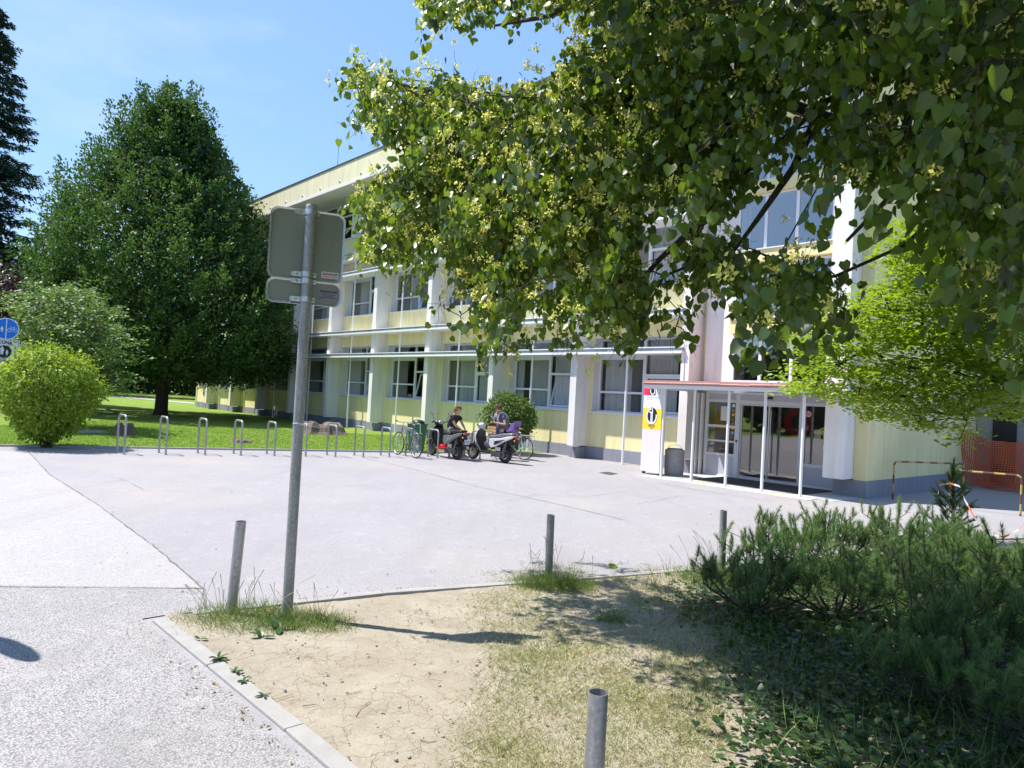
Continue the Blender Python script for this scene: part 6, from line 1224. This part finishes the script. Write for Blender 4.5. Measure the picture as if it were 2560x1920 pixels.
    # shirt
    g = .020; n2 = {'pe': (lerp(J['pel'], J['ch'], -.14), (.146, .146)), 'wa': (n['wa'][0], (.136, .136)), 'ch': (J['ch'], (.152, .146)), 'nb': (n['nb'][0], (.095, .080)), 'nn': (lerp(n['nb'][0], J['nk'], .5), .064)}
    e2 = [('pe', 'wa'), ('wa', 'ch'), ('ch', 'nb'), ('nb', 'nn')]
    for s in 'LR':
        n2['sh'+s] = (J['sh'+s], .073); n2['um'+s] = (lerp(J['sh'+s], J['el'+s], sleeve*.6), .068); n2['ul'+s] = (lerp(J['sh'+s], J['el'+s], sleeve), .066); e2 += [('ch', 'sh'+s), ('sh'+s, 'um'+s), ('um'+s, 'ul'+s)]
    sh = skin('shirt', n2, e2, tee, t, 'pe'); so_ = sh.build('shirt', tee, t, smooth=True, sharp=80)
    n3 = {'pe': (lerp(J['pel'], J['ch'], .3), (.124, .124)), 'p': (J['pel'], (.150, .150))}; e3 = [('pe', 'p')]
    for s in 'LR':
        n3['hp'+s] = (J['hp'+s], .122); n3['th'+s] = (lerp(J['hp'+s], J['kn'+s], .5), .104); n3['kc'+s] = (lerp(J['hp'+s], J['kn'+s], knee_cover), .086); e3 += [('p', 'hp'+s), ('hp'+s, 'th'+s), ('th'+s, 'kc'+s)]
    skin('shorts', n3, e3, shorts, t, 'p').build('shorts', shorts, t, smooth=True, sharp=80)
    for s in 'LR':
        a = J['an'+s]; td = np.array(J['toe'], float); td /= np.linalg.norm(td); sd = np.cross(td, [0, 0, 1]); mb = MB(); z0 = a[2]-.085
        K = [(-.07, .03, .085), (-.03, .038, .10), (.05, .040, .075), (.12, .046, .05), (.18, .040, .04), (.205, .02, .025)]; V = []
        for x, w_, h_ in K: V += [a*[1, 1, 0]+td*x+sd*w_+[0, 0, z0], a*[1, 1, 0]+td*x-sd*w_+[0, 0, z0], a*[1, 1, 0]+td*x-sd*w_*.7+[0, 0, z0+h_], a*[1, 1, 0]+td*x+sd*w_*.7+[0, 0, z0+h_]]
        F = [(0, 1, 2, 3), tuple(len(V)-4+k for k in (3, 2, 1, 0))]+[(i*4+k, i*4+(k+1) % 4, i*4+4+(k+1) % 4, i*4+4+k) for i in range(len(K)-1) for k in range(4)]; mb.add(V, F); mb.build('shoe', M['strap'] if s == 'L' else M['strap'], t, smooth=True, bevel=.008)
    return t, off
def Z4(x, y, D): return dep(920+x*.1989, 960+y*.1989, D)
# seated man: sideways on the black scooter, facing right, elbows forward, hands joined over the knee
D0 = 20.75
J1 = dict(pel=Z4(1035, 560, D0), ch=Z4(1075, 450, D0), nk=Z4(1107, 372, D0-.03), head=Z4(1124, 338, D0-.04), fwd=(.86, -.34, -.12), up=(.15, 0, 1),
          shL=Z4(1150, 412, D0+.15), shR=Z4(1052, 420, D0-.17), elL=Z4(1185, 500, D0+.12), elR=Z4(1092, 510, D0-.22), wrL=Z4(1222, 572, D0-.02), wrR=Z4(1165, 572, D0-.16), hdL=Z4(1218, 605, D0-.08), hdR=Z4(1198, 590, D0-.12),
          hs=((.2, .9, .2), (.2, -.9, .2)), hpL=Z4(1062, 580, D0+.10), hpR=Z4(1058, 590, D0-.09), knL=Z4(1208, 610, D0+.12), knR=Z4(1196, 622, D0-.12), anL=Z4(1212, 780, D0+.15), anR=Z4(1190, 790, D0-.10), toe=(.95, -.25, 0))
for s in 'LR':
    a = J1['an'+s]; g_ = gnd(*(920+1212*.1989, 960+(905 if s == 'L' else 915)*.1989)); a[2] = .12
person(J1, 'young man in black t-shirt and grey shorts sitting sideways on the black scooter, hands joined', M['tee'], M['shorts_grey'], M['hair_blond'], .055, .55, .8)
# standing man behind the white scooter, looking down at the phone in his hands
D1 = 21.35; ft = Z4(1640, 965, D1); ft[2] = 0
J2 = dict(pel=Z4(1662, 590, D1), ch=Z4(1664, 440, D1), nk=Z4(1672, 372, D1), head=Z4(1640, 318, D1-.03), fwd=(-.82, -.42, -.50), up=(-.3, 0, 1),
          shL=Z4(1622, 398, D1-.14 + .25), shR=Z4(1712, 405, D1-.14), elL=Z4(1628, 500, D1+.18), elR=Z4(1722, 512, D1-.24), wrL=Z4(1596, 492, D1-.02), wrR=Z4(1622, 492, D1-.24), hdL=Z4(1572, 480, D1-.06), hdR=Z4(1585, 484, D1-.2),
          hs=((0, .9, .1), (0, -.9, .1)), hpL=Z4(1645, 610, D1+.09), hpR=Z4(1680, 612, D1-.08), knL=Z4(1640, 775, D1+.1), knR=Z4(1672, 780, D1-.1), anL=Z4(1640, 915, D1+.12), anR=Z4(1680, 925, D1-.08), toe=(-.9, -.35, 0))
for s in 'LR': J2['an'+s][2] = .10
pt, off = person(J2, 'young man in blue grey polo shirt standing behind the white scooter, reading his phone', M['polo'], M['navy'], M['hair_brown'], .035, .5, .8)
mb = MB(); a = J2['ch']-off
for s in (-1, 1):
    sh_ = (J2['shR'] if s > 0 else J2['shL'])-off; q = lerp(J2['nk']-off, sh_, .55); fw = np.array([-.85, -.4, 0]); bk_ = -fw
    pts = [q+bk_*.15+[0, 0, -.12], q+bk_*.11+[0, 0, .035], q+[0, 0, .085], q+fw*.12+[0, 0, .02], q+fw*.165+[0, 0, -.12], q+fw*.12+[0, 0, -.24], q+bk_*.1+[0, 0, -.32]]
    mb.tube(pts, [.02]*7, 6)
mb.build('backpack_strap', M['strap'], pt, smooth=True)
cpk = a+np.array([.85, .4, 0])*.19+[0, 0, -.10]
mb = MB(); mb.sphere(cpk, .2, 16, 12, (.55, .72, 1.15)); o = mb.build('backpack', simple('grey_backpack', (.12, .13, .15), .8), None, smooth=True); o.location = tuple(off); tag(o, 'grey backpack with pale straps on the standing man', 'backpack')
ph = (J2['hdL']+J2['hdR'])/2; mb = MB(); mb.obox(ph+[-.035, -.0, .03], np.array([.3, .95, 0])*.035, np.array([-.7, .2, .68])*.07, np.array([.65, -.2, .7])*.005); o = mb.build('phone', M['black'], None, bevel=.004); tag(o, 'dark phone held by the standing man', 'phone')
# ---- trees and houses behind the camera, seen only as reflections in the glass
for i, (x, y, h, rr) in enumerate([(-33, -17, 8.5, 5.5), (-18, -26, 10, 6), (-39, -7, 9, 6), (-2, -30, 10, 6), (-43, 4, 8, 6), (-47, 15, 9.5, 6.5), (-51, 26, 8.5, 6), (-54, 37, 9.5, 6.5)]):
    n = 3600; v = unit(n); r = (.6+.4*RNG.random(n)); p = v*r[:, None]*[rr, rr, h*.5]+[0, 0, h*.51]; t = empty('street_tree', (x, y, 0), 0, ['round tree across the square mirrored in the entrance glass', 'broad tree behind the viewer mirrored in the stair windows', 'tree beyond the path mirrored in the left windows', 'tree behind the viewer on the right', 'tree far to the left outside the picture', 'second tree beyond the left edge of the picture', 'third tree beyond the left edge of the picture', 'farthest tree beyond the left edge of the picture'][i], 'tree', 'trees across the square')
    leaves('crown', DIAM, p, unit(n), v+[0, 0, .4], RNG.uniform(.7, 1.2, n), M['farleaf'], t); mb = MB(); mb.tube([(0, 0, -.1), (.1, 0, 3), (0, 0, h*.6)], [.35, .28, .1], 8); mb.build('trunk', M['bark'], t, fixn=False)

mb = MB(); rg = np.random.default_rng(51)
for i in range(420):
    x, y = rg.uniform(-2.2, 2.2), rg.uniform(2.2, 7.4)
    if x < np.interp(y, [-.1, 2.05, 3.88, 5.5], [2.6, .6, -1.07, -2.60])+.15 or y > np.interp(x, [p[0] for p in KB], [p[1] for p in KB])-.15: continue
    mb.sphere((x, y, .018), rg.uniform(.004, .013), 5, 4, (1, rg.uniform(.6, 1), .6))
tag(mb.build('pebbles', simple('pebble', (.34, .30, .25), .9, var=.4, vs=20, bs=0)), 'small stones and crumbs of earth on the bare soil', 'pebbles', kind='stuff')

for pts, w, lab in (([(690, 1205), (800, 1222), (900, 1212), (985, 1228)], .012, 0), ([(1240, 1260), (1340, 1236), (1460, 1244), (1560, 1228)], .010, 0), ([(300, 1195), (360, 1225), (470, 1230)], .010, 0), ([(1590, 1262), (1700, 1240), (1760, 1245)], .012, 0)):
    tag(seam([xy(gnd(*p)) for p in pts], w, .0048).build('asphalt_crack', sm, fixn=False), kind='structure')
rg = np.random.default_rng(61); q = np.stack([rg.uniform(-9, 7, 900), rg.uniform(6, 20, 900)], 1); kb = np.interp(q[:, 0], [p[0] for p in KB], [p[1] for p in KB]); m = (q[:, 1] > kb+.1)&~inlawn(q)&((q-ORG[:2])@LY[:2] < -.2); q = q[m]
e = []                                                     # litter gathers along the kerbs
for i in range(700): x = rg.uniform(-2.3, 7); e.append((x, np.interp(x, [p[0] for p in KB], [p[1] for p in KB])+.06+abs(rg.normal())*.05))
for i in range(500): x = rg.uniform(-14, -.7); e.append((x, np.interp(x, [-14.6, -12.6, -5.93, -2.59, -.55], [16.3, 17.35, 20.66, 22.32, 23.3])-.07-abs(rg.normal())*.12))
for i in range(110): t_ = rg.random(); a_ = np.array(KA[0])+(np.array(KA[2])-np.array(KA[0]))*t_; o_ = .085+abs(rg.normal())*.12; e.append((a_[0]-o_*.72, a_[1]-o_*.69))
q = np.vstack([q, np.array(e)]); n = len(q); a = unit(n); a[:, 2] *= .1
o = leaves('asphalt_litter', DIAM, np.hstack([q, np.full((n, 1), .014)]), a, unit(n)*.3+[0, 0, 1], RNG.uniform(.008, .035, n), M['litter'], None); tag(o, kind='stuff', label='dry leaf crumbs blown over the asphalt and along the kerbs', cat='litter')
